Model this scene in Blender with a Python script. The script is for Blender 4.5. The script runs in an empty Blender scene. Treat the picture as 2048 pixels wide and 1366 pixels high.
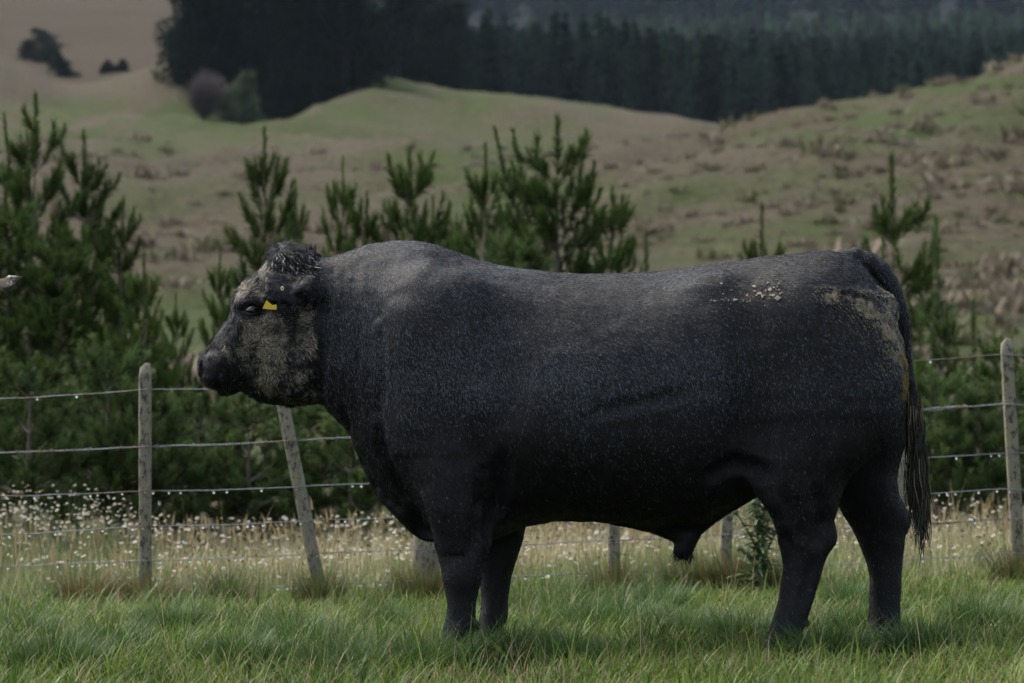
import bpy, math
import numpy as np
from math import radians, pi

DO = dict(ground=1, bull=1, pines=1, far=1, meadow=1, fence=1, grass=1, haze=1)

# ---------------------------------------------------------------- camera, world, sun
S = bpy.context.scene
COL = S.collection
FPX = 5689.0                      # focal length in 2048-pixel units (100 mm on a 36 mm sensor)
CAM = np.array([0.0, -10.25, 0.85])
PITCH = math.atan(160.0 / FPX)
cam = bpy.data.cameras.new("camera")
cam.lens = 100.0
cam.sensor_width = 36.0
cam.clip_start = 0.1
cam.clip_end = 8000.0
cam.dof.use_dof = True
cam.dof.focus_distance = 10.2
cam.dof.aperture_fstop = 4.2
cam_o = bpy.data.objects.new("camera", cam)
COL.objects.link(cam_o)
cam_o.location = CAM
cam_o.rotation_euler = (pi / 2 + PITCH, 0, 0)
S.camera = cam_o

SUN_DIR = np.array([-0.45, 0.32, 0.80])
SUN_DIR /= np.linalg.norm(SUN_DIR)
SUN_EL = math.asin(SUN_DIR[2])
SUN_AZ = math.atan2(SUN_DIR[0], SUN_DIR[1])
W = bpy.data.worlds.new("World")
S.world = W
W.use_nodes = True
nt = W.node_tree
nt.nodes.clear()
sky = nt.nodes.new("ShaderNodeTexSky")
sky.sky_type = 'NISHITA'
sky.sun_disc = False
sky.sun_elevation = SUN_EL
sky.sun_rotation = SUN_AZ
sky.air_density = 1.0
sky.dust_density = 4.0
bg = nt.nodes.new("ShaderNodeBackground")
bg.inputs[1].default_value = 0.15
wo = nt.nodes.new("ShaderNodeOutputWorld")
hs_ = nt.nodes.new("ShaderNodeHueSaturation")          # rain cloud: greyer than a clear sky
hs_.inputs['Saturation'].default_value = 0.62
nt.links.new(sky.outputs[0], hs_.inputs['Color'])
nt.links.new(hs_.outputs[0], bg.inputs[0])
nt.links.new(bg.outputs[0], wo.inputs[0])
sl = bpy.data.lights.new("sun", 'SUN')
sl.energy = 1.3
sl.angle = radians(15)
sl.color = (1.0, 0.95, 0.88)
sun_o = bpy.data.objects.new("sun", sl)
COL.objects.link(sun_o)
from mathutils import Vector
sun_o.rotation_euler = Vector(SUN_DIR).to_track_quat('Z', 'Y').to_euler()
S.view_settings.view_transform = 'Standard'
S.view_settings.look = 'None'
S.view_settings.exposure = 1.22
S.view_settings.gamma = 1.0
S.view_settings.use_curve_mapping = False
S.cycles.use_denoising = True
S.cycles.max_bounces = 6
S.cycles.diffuse_bounces = 3
S.cycles.transparent_max_bounces = 6
S.cycles.volume_bounces = 0


# ---------------------------------------------------------------- helpers
def P(px, py, y):
    """World point at depth plane Y = y seen at photo pixel (px, py)."""
    px = np.asarray(px, float); py = np.asarray(py, float)
    u = (px - 1024) / FPX; v = (683 - py) / FPX
    c, s = math.cos(PITCH), math.sin(PITCH)
    dy = c - v * s; dz = s + v * c
    k = (np.asarray(y, float) - CAM[1]) / dy
    return np.stack(np.broadcast_arrays(CAM[0] + u * k, CAM[1] + dy * k, CAM[2] + dz * k), -1)


def pxy(px, py, y):
    return P(px, py, y)


_noise_cache = {}


def vnoise(x, y, seed=0):
    """Smooth value noise in [-1, 1]."""
    if seed not in _noise_cache:
        _noise_cache[seed] = np.random.default_rng(seed + 77).uniform(-1, 1, (256, 256))
    g = _noise_cache[seed]
    xi = np.floor(x).astype(int); yi = np.floor(y).astype(int)
    fx = x - xi; fy = y - yi
    fx = fx * fx * (3 - 2 * fx); fy = fy * fy * (3 - 2 * fy)
    a = g[xi & 255, yi & 255]; b = g[(xi + 1) & 255, yi & 255]
    c = g[xi & 255, (yi + 1) & 255]; d = g[(xi + 1) & 255, (yi + 1) & 255]
    return (a * (1 - fx) + b * fx) * (1 - fy) + (c * (1 - fx) + d * fx) * fy


def fbm(x, y, seed=0, o=4):
    r = 0; a = 0.5; f = 1.0
    for i in range(o):
        r = r + a * vnoise(x * f + 13.1 * i, y * f + 7.7 * i, seed + i)
        a *= 0.5; f *= 2.03
    return r


def n3(p, f, seed=0):
    """Cheap 3-D noise out of three 2-D ones."""
    return (vnoise(p[:, 0] * f, p[:, 2] * f + p[:, 1] * f * .6, seed) + vnoise(p[:, 1] * f + 31, p[:, 2] * f, seed + 1)
            + vnoise(p[:, 0] * f + 57, p[:, 1] * f, seed + 2)) / 2.0


def sstep(a, b, x):
    t = np.clip((x - a) / (b - a), 0, 1)
    return t * t * (3 - 2 * t)


def gsmooth(a, sig, axis=-1):
    if sig <= 0: return a
    n = int(3 * sig) + 1
    k = np.exp(-0.5 * (np.arange(-n, n + 1) / sig) ** 2); k /= k.sum()
    a = np.moveaxis(a, axis, -1)
    pad = np.concatenate([np.repeat(a[..., :1], n, -1), a, np.repeat(a[..., -1:], n, -1)], -1)
    out = np.apply_along_axis(lambda v: np.convolve(v, k, 'valid'), -1, pad)
    return np.moveaxis(out, -1, axis)


def norm(v):
    return v / np.maximum(np.linalg.norm(v, axis=-1, keepdims=True), 1e-9)


class MB:
    """Collects quads and triangles (with an optional tint per vertex); build() links them as ONE mesh object."""
    def __init__(self):
        self.v = []; self.q = []; self.t = []; self.c = []; self.n = 0

    def add(self, v, q=None, t=None, c=None):
        v = np.asarray(v, float).reshape(-1, 3)
        self.v.append(v)
        if q is not None and len(q): self.q.append(np.asarray(q, int).reshape(-1, 4) + self.n)
        if t is not None and len(t): self.t.append(np.asarray(t, int).reshape(-1, 3) + self.n)
        c = np.array([1, 1, 1.]) if c is None else np.asarray(c, float)
        self.c.append(np.broadcast_to(c, (len(v), 3)))
        self.n += len(v)

    def mesh(self, name, mat, smooth=True):
        me = bpy.data.meshes.new(name)
        v = np.concatenate(self.v)
        q = np.concatenate(self.q) if self.q else np.zeros((0, 4), int)
        t = np.concatenate(self.t) if self.t else np.zeros((0, 3), int)
        me.vertices.add(len(v)); me.vertices.foreach_set('co', v.astype(np.float32).ravel())
        me.loops.add(q.size + t.size); me.loops.foreach_set('vertex_index', np.concatenate([q.ravel(), t.ravel()]).astype(np.int32))
        me.polygons.add(len(q) + len(t))
        ls = np.concatenate([np.arange(len(q)) * 4, q.size + np.arange(len(t)) * 3]).astype(np.int32)
        me.polygons.foreach_set('loop_start', ls)
        me.update(calc_edges=True)
        me.validate()
        me.polygons.foreach_set('use_smooth', np.full(len(me.polygons), smooth))
        at = me.attributes.new('tint', 'FLOAT_COLOR', 'POINT')
        c = np.concatenate(self.c)
        at.data.foreach_set('color', np.concatenate([c, np.ones((len(c), 1))], 1).astype(np.float32).ravel())
        if mat: me.materials.append(mat)
        me.update()
        return me

    def build(self, name, mat, parent=None, smooth=True, loc=None):
        o = bpy.data.objects.new(name, self.mesh(name, mat, smooth))
        COL.objects.link(o)
        if parent is not None: o.parent = parent
        if loc is not None: o.location = loc
        return o


def tube_arrays(pts, rad, n=8, cap=True, squash=None, twist=0.0):
    """A tapering tube along pts (K,3); rad (K,) or scalar. Returns verts, quads, tris."""
    pts = np.asarray(pts, float); K = len(pts)
    rad = np.broadcast_to(np.asarray(rad, float), (K,))
    tan = norm(np.gradient(pts, axis=0))
    ref = np.array([0, 1.0, 0]) if abs(tan[0][1]) < 0.8 else np.array([1.0, 0, 0])
    u = norm(np.cross(tan, ref)); w = np.cross(tan, u)
    a = np.arange(n) / n * 2 * pi + twist
    ring = pts[:, None] + rad[:, None, None] * (np.cos(a)[None, :, None] * u[:, None] + np.sin(a)[None, :, None] * w[:, None])
    v = ring.reshape(-1, 3)
    k, j = np.meshgrid(np.arange(K - 1), np.arange(n), indexing='ij')
    q = np.stack([k * n + j, k * n + (j + 1) % n, (k + 1) * n + (j + 1) % n, (k + 1) * n + j], -1).reshape(-1, 4)
    t = []
    if cap:
        v = np.concatenate([v, pts[:1], pts[-1:]])
        j = np.arange(n)
        t = np.concatenate([np.stack([np.full(n, K * n), (j + 1) % n, j], -1),
                            np.stack([np.full(n, K * n + 1), (K - 1) * n + j, (K - 1) * n + (j + 1) % n], -1)])
    return v, q, t


def blades(root, h, w, yaw, lean, droop, nseg=3, updir=None, face=None):
    """Grass ribbons. root (N,3); returns verts (N*(nseg+1)*2, 3) and quads."""
    N = len(root)
    d = np.stack([np.cos(yaw), np.sin(yaw), np.zeros(N)], -1)
    fa = yaw + pi / 2 if face is None else face
    s = np.stack([np.cos(fa), np.sin(fa), np.zeros(N)], -1)
    t = np.linspace(0, 1, nseg + 1)
    up = h[:, None] * (t[None] - droop[:, None] * t[None] ** 2.2)
    out = h[:, None] * lean[:, None] * t[None] ** 1.7
    mid = root[:, None] + d[:, None] * out[..., None]
    mid[..., 2] += up
    ww = w[:, None] * (1 - t[None] ** 1.6 * 0.93) * 0.5
    L = mid - s[:, None] * ww[..., None]; R = mid + s[:, None] * ww[..., None]
    v = np.stack([L, R], 2).reshape(-1, 3)
    b = (np.arange(N) * (nseg + 1) * 2)[:, None] + (np.arange(nseg) * 2)[None]
    q = np.stack([b, b + 1, b + 3, b + 2], -1).reshape(-1, 4)
    return v, q


def tag(o, label=None, cat=None, group=None, kind=None):
    if label: o['label'] = label
    if cat: o['category'] = cat
    if group: o['group'] = group
    if kind: o['kind'] = kind
    return o


def empty(name, loc, label=None, cat=None, group=None):
    o = bpy.data.objects.new(name, None)
    COL.objects.link(o)
    o.location = loc
    o.empty_display_size = 0.1
    return tag(o, label, cat, group)


# ---------------------------------------------------------------- materials
def new_mat(name):
    m = bpy.data.materials.new(name); m.use_nodes = True
    n = m.node_tree; n.nodes.clear()
    out = n.nodes.new("ShaderNodeOutputMaterial")
    b = n.nodes.new("ShaderNodeBsdfPrincipled")
    n.links.new(b.outputs[0], out.inputs[0])
    return m, n, b, out


def nd(n, typ, **kw):
    x = n.nodes.new(typ)
    for k, v in kw.items():
        if k.startswith('i_'):
            x.inputs[k[2:].replace('_', ' ')].default_value = v
        else:
            setattr(x, k, v)
    return x


def noise_node(n, scale, detail=4, coord='Object', vec=None, rough=0.55, stretch=None):
    t = nd(n, "ShaderNodeTexNoise")
    t.inputs['Scale'].default_value = scale; t.inputs['Detail'].default_value = detail
    t.inputs['Roughness'].default_value = rough
    if vec is None:
        tc = nd(n, "ShaderNodeTexCoord"); vec = tc.outputs[coord]
    if stretch:
        mp = nd(n, "ShaderNodeMapping"); mp.inputs['Scale'].default_value = stretch
        n.links.new(vec, mp.inputs[0]); vec = mp.outputs[0]
    n.links.new(vec, t.inputs['Vector'])
    return t.outputs['Fac']


def ramp(n, fac, stops, interp='LINEAR'):
    r = nd(n, "ShaderNodeValToRGB"); r.color_ramp.interpolation = interp
    el = r.color_ramp.elements
    while len(el) < len(stops): el.new(0.5)
    for e, (p, c) in zip(el, stops):
        e.position = p
        e.color = (c, c, c, 1) if np.isscalar(c) else (*c, 1)
    n.links.new(fac, r.inputs[0])
    return r.outputs[0]


def mix(n, fac, a, b, mode='MIX'):
    m = nd(n, "ShaderNodeMix", data_type='RGBA', blend_type=mode)
    for s, x in ((0, fac), (6, a), (7, b)):
        if isinstance(x, (int, float)): m.inputs[s].default_value = x
        elif isinstance(x, tuple): m.inputs[s].default_value = (*x, 1)
        else: n.links.new(x, m.inputs[s])
    return m.outputs[2]


def bump(n, h, strength, dist, b, prev=None):
    x = nd(n, "ShaderNodeBump"); x.inputs['Strength'].default_value = strength; x.inputs['Distance'].default_value = dist
    n.links.new(h, x.inputs['Height'])
    if prev is not None: n.links.new(prev, x.inputs['Normal'])
    if b is not None: n.links.new(x.outputs[0], b.inputs['Normal'])
    return x.outputs[0]


def attr(n, name, out='Color'):
    return nd(n, "ShaderNodeAttribute", attribute_name=name).outputs[out]


def leaf_mat(name, rough=0.5, spec=0.35, transl=0.3, vary=None):
    """Plant material: colour from the tint attribute, some light coming through."""
    m, n, b, out = new_mat(name)
    c = attr(n, 'tint')
    if vary:
        oi = nd(n, "ShaderNodeObjectInfo")
        hs = nd(n, "ShaderNodeHueSaturation")
        mr = nd(n, "ShaderNodeMapRange"); mr.inputs[3].default_value = 1 - vary; mr.inputs[4].default_value = 1 + vary
        n.links.new(oi.outputs['Random'], mr.inputs[0]); n.links.new(mr.outputs[0], hs.inputs['Value'])
        n.links.new(c, hs.inputs['Color']); c = hs.outputs[0]
    n.links.new(c, b.inputs['Base Color'])
    b.inputs['Roughness'].default_value = rough; b.inputs['Specular IOR Level'].default_value = spec
    tr = nd(n, "ShaderNodeBsdfTranslucent"); n.links.new(c, tr.inputs[0])
    ms = nd(n, "ShaderNodeMixShader"); ms.inputs[0].default_value = transl
    n.links.new(b.outputs[0], ms.inputs[1]); n.links.new(tr.outputs[0], ms.inputs[2]); n.links.new(ms.outputs[0], out.inputs[0])
    return m


def simple_mat(name, col, rough=0.6, spec=0.4, metal=0.0):
    m, n, b, out = new_mat(name)
    b.inputs['Base Color'].default_value = (*col, 1); b.inputs['Roughness'].default_value = rough
    b.inputs['Specular IOR Level'].default_value = spec; b.inputs['Metallic'].default_value = metal
    return m

# ---------------------------------------------------------------- terrain
_cols = np.array([-1500, -400, 0, 350, 560, 650, 740, 830, 900, 1024, 1300, 1480, 1700, 2048, 2600, 3600], float)
_rows = [
    (26, [1065] * 16),
    (40, [930] * 16),
    (60, [800, 800, 800, 800, 800, 798, 795, 795, 790, 785, 775, 765, 745, 720, 700, 690]),
    (110, [640, 640, 625, 600, 595, 594, 592, 590, 590, 590, 580, 570, 555, 530, 500, 450]),
    (160, [480, 480, 470, 460, 455, 452, 450, 448, 446, 445, 440, 420, 390, 340, 280, 200]),
    (210, [380, 380, 370, 370, 368, 366, 365, 362, 361, 360, 350, 318, 270, 205, 110, 0]),
    (255, [312, 312, 312, 312, 312, 312, 312, 312, 312, 312, 302, 262, 193, 78, -110, -260]),
    (290, [280, 280, 285, 290, 290, 290, 290, 290, 290, 290, 285, 268, 215, 112, -60, -200]),
    (340, [250, 250, 250, 258, 262, 258, 250, 250, 255, 258, 262, 290, 290, 200, 60, -100]),
    (400, [205, 205, 210, 228, 236, 214, 196, 200, 208, 205, 232, 265, 310, 280, 150, 0]),
    (440, [185, 185, 186, 212, 218, 180, 136, 160, 182, 188, 224, 250, 320, 320, 240, 100]),
    (475, [183, 183, 178, 196, 215, 205, 170, 180, 192, 196, 234, 262, 320, 325, 270, 150]),
    (520, [190, 190, 168, 165, 200, 205, 205, 205, 212, 220, 255, 285, 320, 330, 300, 200]),
    (700, [110, 110, 105, 95, 150, 170, 200, 220, 230, 235, 250, 255, 255, 255, 250, 200]),
    (1000, [-60, -60, -50, -20, 40, 80, 120, 140, 160, 170, 175, 178, 175, 172, 160, 150]),
    (1400, [-300, -300, -290, -230, -100, -40, 20, 50, 75, 95, 98, 98, 92, 86, 80, 70]),
    (2000, [-600, -600, -500, -420, -240, -180, -110, -70, -40, -10, -20, -40, -50, -70, -80, -90]),
    (3200, [-900, -900, -900, -700, -500, -450, -400, -350, -320, -300, -300, -300, -300, -300, -300, -300]),
]
# two spurs with a gully between them at the far left: extra columns there
_new = np.array(sorted(set(_cols) | {145.0, 250.0, 450.0}))
_rows = [(D, list(np.interp(_new, _cols, r))) for D, r in _rows]
_cols = _new
_ix = {c: i for i, c in enumerate(_cols)}
for D, r in _rows:
    for c, y_ in {440: {-400: -30, 0: 106, 145: 176, 250: 140, 350: 98, 450: 160, 560: 218}, 475: {-400: -20, 0: 112, 145: 178, 250: 146, 350: 106, 450: 170},
                  520: {-400: 60, 0: 150, 145: 186, 250: 168, 350: 150, 450: 180}, 410: {}, 400: {-400: 150, 0: 200, 145: 208, 250: 206, 350: 214, 450: 230}}.get(D, {}).items():
        r[_ix[c]] = y_
_LD = np.linspace(math.log(22), math.log(3300), 420)
_PX = np.linspace(-1500, 3600, 511)
_tab = np.array([[CAM[2] + (843 - py) * D / FPX for py in r] for D, r in _rows])
_ld = np.log([r[0] for r in _rows])
_t1 = np.stack([np.interp(_LD, _ld, _tab[:, j]) for j in range(len(_cols))], 1)
_t1 = gsmooth(_t1, 2.6, 0)
_t2 = np.stack([np.interp(_PX, _cols, _t1[i]) for i in range(len(_LD))], 0)
_t2 = gsmooth(_t2, 4.0, 1)


def near_z(x, y):
    return 0.0215 * np.clip(x, -12, 12) + 0.035 * vnoise(x * .55, y * .55, 3) + 0.018 * vnoise(x * 1.7, y * 1.7, 4)


def ground_z(x, y):
    x = np.asarray(x, float); y = np.asarray(y, float)
    D = y - CAM[1]
    Dc = np.maximum(D, 20.0)
    px = np.clip(1024 + FPX * x / Dc, -1500, 3600)
    ld = np.clip(np.log(Dc), _LD[0], _LD[-1])
    i = (ld - _LD[0]) / (_LD[1] - _LD[0]); j = (px - _PX[0]) / (_PX[1] - _PX[0])
    i0 = np.clip(i.astype(int), 0, len(_LD) - 2); j0 = np.clip(j.astype(int), 0, len(_PX) - 2)
    fi = i - i0; fj = j - j0
    z = (_t2[i0, j0] * (1 - fi) + _t2[i0 + 1, j0] * fi) * (1 - fj) + (_t2[i0, j0 + 1] * (1 - fi) + _t2[i0 + 1, j0 + 1] * fi) * fj
    amp = np.clip((D - 40) / 150, 0, 1)
    z = z + amp * (1.1 * fbm(x / 22, y / 30, 11) + 0.45 * fbm(x / 5, y / 7, 15, 3))
    fold = np.abs(fbm((x * .8 + y * .55) / 34, (y * .8 - x * .55) / 120, 23, 3))
    z = z + sstep(110, 190, D) * (1 - sstep(390, 440, D)) * (.95 - 10 * fold * (D / 300))
    # narrow sheep-track terraces across the right hill
    z = z + sstep(60, 110, D) * (1 - sstep(250, 300, D)) * 0.8 * np.sin((y * 0.27 - x * 0.06) + 3.4 * vnoise(x / 21, y / 21, 19))
    w = sstep(18.5, 27, D)
    nz = near_z(x, y) - 0.25 * sstep(17, 22, D)
    return nz * (1 - w) + z * w


def find_depth(px, py, d0, d1):
    """Nearest ground distance along photo column px that shows at row py."""
    D = np.exp(np.linspace(math.log(d0), math.log(d1), 1500)); y = D + CAM[1]
    r = 843 - FPX * (ground_z((px - 1024) * D / FPX, y) - CAM[2]) / D
    k = np.argmax(r <= py)
    return float(D[k]) if (r <= py).any() else float(D[np.argmin(np.abs(r - py))])


def build_ground():
    Ds = np.concatenate([np.linspace(-30, 7, 20)[:-1], np.arange(7, 26, 0.16), 26 * 1.0125 ** np.arange(0, 385)])
    s = np.concatenate([np.linspace(-1.3, -0.26, 40)[:-1], np.linspace(-0.26, 0.26, 430), np.linspace(0.26, 1.3, 40)[1:]])
    D, SS = np.meshgrid(Ds, s, indexing='ij')
    X = SS * (14 + np.maximum(D, 0) * 0.95); Y = D + CAM[1]
    Z = ground_z(X, Y)
    R, C = D.shape
    i, j = np.meshgrid(np.arange(R - 1), np.arange(C - 1), indexing='ij')
    q = np.stack([i * C + j, i * C + j + 1, (i + 1) * C + j + 1, (i + 1) * C + j], -1).reshape(-1, 4)
    px = 1024 + FPX * X / np.maximum(D, 12)
    # ground cover, its contrast also standing in for weak relief shading: 0 = dry brown grass, 1 = green turf
    lf = np.log(np.maximum(D, 8))
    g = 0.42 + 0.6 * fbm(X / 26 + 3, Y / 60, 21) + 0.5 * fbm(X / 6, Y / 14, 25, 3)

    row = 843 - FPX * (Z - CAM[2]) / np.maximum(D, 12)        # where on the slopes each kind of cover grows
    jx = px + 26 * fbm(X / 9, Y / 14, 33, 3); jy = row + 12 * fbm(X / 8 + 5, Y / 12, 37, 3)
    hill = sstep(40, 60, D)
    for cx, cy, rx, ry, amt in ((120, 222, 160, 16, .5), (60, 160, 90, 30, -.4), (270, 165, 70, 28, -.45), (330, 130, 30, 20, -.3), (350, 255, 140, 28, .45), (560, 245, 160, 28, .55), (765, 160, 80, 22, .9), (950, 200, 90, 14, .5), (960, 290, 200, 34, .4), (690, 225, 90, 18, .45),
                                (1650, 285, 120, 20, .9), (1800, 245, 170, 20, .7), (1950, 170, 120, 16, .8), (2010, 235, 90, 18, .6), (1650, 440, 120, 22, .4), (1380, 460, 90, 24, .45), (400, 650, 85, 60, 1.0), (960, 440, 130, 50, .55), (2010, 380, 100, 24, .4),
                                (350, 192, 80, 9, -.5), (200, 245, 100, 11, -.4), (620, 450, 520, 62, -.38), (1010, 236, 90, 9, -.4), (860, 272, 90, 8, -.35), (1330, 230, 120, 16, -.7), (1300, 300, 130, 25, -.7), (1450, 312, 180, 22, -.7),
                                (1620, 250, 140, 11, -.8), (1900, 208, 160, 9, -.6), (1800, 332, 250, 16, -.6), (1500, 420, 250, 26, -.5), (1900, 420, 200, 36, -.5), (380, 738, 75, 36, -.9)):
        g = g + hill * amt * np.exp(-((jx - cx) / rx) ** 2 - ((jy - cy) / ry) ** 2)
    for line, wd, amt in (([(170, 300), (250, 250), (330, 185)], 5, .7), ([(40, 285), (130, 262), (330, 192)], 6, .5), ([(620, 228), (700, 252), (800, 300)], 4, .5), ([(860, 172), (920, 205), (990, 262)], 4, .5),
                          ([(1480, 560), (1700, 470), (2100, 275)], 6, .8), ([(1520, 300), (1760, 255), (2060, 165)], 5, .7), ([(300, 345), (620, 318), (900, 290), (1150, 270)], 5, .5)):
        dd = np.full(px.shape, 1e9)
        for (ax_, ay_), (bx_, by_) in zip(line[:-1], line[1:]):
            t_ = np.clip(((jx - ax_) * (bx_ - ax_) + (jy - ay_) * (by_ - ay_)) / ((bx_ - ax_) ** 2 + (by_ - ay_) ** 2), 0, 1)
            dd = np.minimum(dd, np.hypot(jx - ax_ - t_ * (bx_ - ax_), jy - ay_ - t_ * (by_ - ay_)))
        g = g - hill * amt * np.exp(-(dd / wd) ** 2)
    g = np.where(D < 13.8, 0.8, g)
    g = np.where((D >= 13.8) & (D < 26), 0.35, g)
    # worn stock tracks and terraces: brown bands slanting across the slopes
    ph = (Y * 0.27 - X * 0.06) + 3.4 * vnoise(X / 21, Y / 21, 19)
    bn = sstep(60, 110, D) * (1 - sstep(340, 400, D))
    g = g - bn * (.0 + .45 * np.clip(np.sin(ph), 0, 1) * (.5 + .7 * vnoise(X / 9, Y / 13, 27)))
    g = g - .45 * sstep(120, 190, D) * (1 - sstep(430, 470, D)) * np.exp(-(np.abs(fbm((X * .8 + Y * .55) / 34, (Y * .8 - X * .55) / 120, 23, 3)) / .04) ** 2)  # browner along the folds: relief shading put into the colour
    far = sstep(520, 700, D) * sstep(450, 640, px + (D - 700) * 0.1)
    clearing = np.exp(-((px - 1790) / 260) ** 2 - ((lf - math.log(1400)) / .03) ** 2)
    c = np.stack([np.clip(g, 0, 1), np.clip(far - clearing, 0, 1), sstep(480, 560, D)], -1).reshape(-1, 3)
    m, n, b, out = new_mat("turf_ground")
    sep = nd(n, "ShaderNodeSeparateColor"); n.links.new(attr(n, 'tint'), sep.inputs[0])
    g1 = noise_node(n, 0.35, 8, rough=0.7); g2 = noise_node(n, 2.2, 6, rough=0.7, stretch=(1, .4, 1))
    ad = nd(n, "ShaderNodeMath", operation='MULTIPLY_ADD'); n.links.new(g1, ad.inputs[0]); ad.inputs[1].default_value = 1.0
    n.links.new(sep.outputs[0], ad.inputs[2])
    ad2 = nd(n, "ShaderNodeMath", operation='MULTIPLY_ADD'); n.links.new(g2, ad2.inputs[0]); ad2.inputs[1].default_value = 0.5
    n.links.new(ad.outputs[0], ad2.inputs[2])
    cov = ramp(n, ad2.outputs[0], [(0.42, 0.0), (1.0, 1.0)])
    mr = nd(n, "ShaderNodeMapRange"); mr.inputs[1].default_value = 0.75; mr.inputs[2].default_value = 1.45
    n.links.new(ad2.outputs[0], mr.inputs[0])
    dry = mix(n, ramp(n, g2, [(0.35, 0.0), (0.65, 1.0)]), (0.068, 0.055, 0.036), (0.140, 0.114, 0.075))
    grn = mix(n, ramp(n, g2, [(0.3, 0.0), (0.7, 1.0)]), (0.048, 0.066, 0.019), (0.088, 0.108, 0.036))
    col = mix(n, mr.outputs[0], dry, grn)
    col = mix(n, sep.outputs[2], col, mix(n, g1, (.046, .034, .019), (.076, .058, .033)))
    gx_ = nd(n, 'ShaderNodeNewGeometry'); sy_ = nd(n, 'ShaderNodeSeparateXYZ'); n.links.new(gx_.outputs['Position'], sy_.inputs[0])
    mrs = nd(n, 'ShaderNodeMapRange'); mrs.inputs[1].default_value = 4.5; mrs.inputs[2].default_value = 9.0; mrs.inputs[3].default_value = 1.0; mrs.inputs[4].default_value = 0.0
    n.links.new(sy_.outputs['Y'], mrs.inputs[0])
    col = mix(n, mrs.outputs[0], col, mix(n, g2, (.018, .020, .008), (.040, .038, .018)))      # soil under the sward, darkened to deepen the shade between blades
    col = mix(n, sep.outputs[1], col, (0.010, 0.016, 0.014))
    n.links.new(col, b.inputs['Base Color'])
    b.inputs['Roughness'].default_value = 0.95; b.inputs['Specular IOR Level'].default_value = 0.1
    bump(n, g2, 1.0, 0.6, b, bump(n, g1, .8, 1.6, None))
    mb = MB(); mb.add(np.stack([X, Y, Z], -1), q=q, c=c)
    o = mb.build("ground", m)
    tag(o, "rolling farm ground of green turf and dry brown grass rising to hills", "ground", kind="structure")
    return o


if DO['ground']: build_ground()

# ---------------------------------------------------------------- pines
def needles(mb, path, r, dens, ln, col, wid=.0092, start=0.0):
    dens = dens * 3.7
    """A bottle-brush shoot along path (K,3)."""
    seg = np.linalg.norm(np.diff(path, axis=0), axis=1); cum = np.concatenate([[0], np.cumsum(seg)]); Ltot = cum[-1]
    n = max(int(Ltot * (1 - start) * dens), 6)
    s = (start + (1 - start) * r.random(n) ** .85) * Ltot
    pos = np.stack([np.interp(s, cum, path[:, i]) for i in range(3)], -1)
    tan = norm(np.stack([np.interp(np.minimum(s + .02, Ltot), cum, path[:, i]) - np.interp(np.maximum(s - .02, 0), cum, path[:, i]) for i in range(3)], -1))
    rd = r.normal(size=(n, 3)); rd = norm(rd - tan * (rd * tan).sum(1, keepdims=True))
    fr = s / Ltot
    op = (0.85 - .45 * fr + .12 * r.normal(size=n))[:, None]
    d = norm(tan * (1 - .35 * op) + rd * op)
    l = (ln * (1 - .30 * fr) * r.uniform(.75, 1.15, n))[:, None]
    sd = norm(np.cross(d, r.normal(size=(n, 3)))) * wid * .5
    v = np.stack([pos - sd, pos + sd, pos + d * l + sd * .3, pos + d * l - sd * .3], 1).reshape(-1, 3)
    q = np.arange(n * 4).reshape(-1, 4)
    c = np.array(col) * (.40 + .95 * fr[:, None]) * r.uniform(.75, 1.25, (n, 1)) * np.array([1 + .25 * r.random(), 1, 1])  # darker inside, paler tips: inner shade and highlights put into the colour
    mb.add(v, q=q, c=np.repeat(c, 4, 0))


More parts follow.
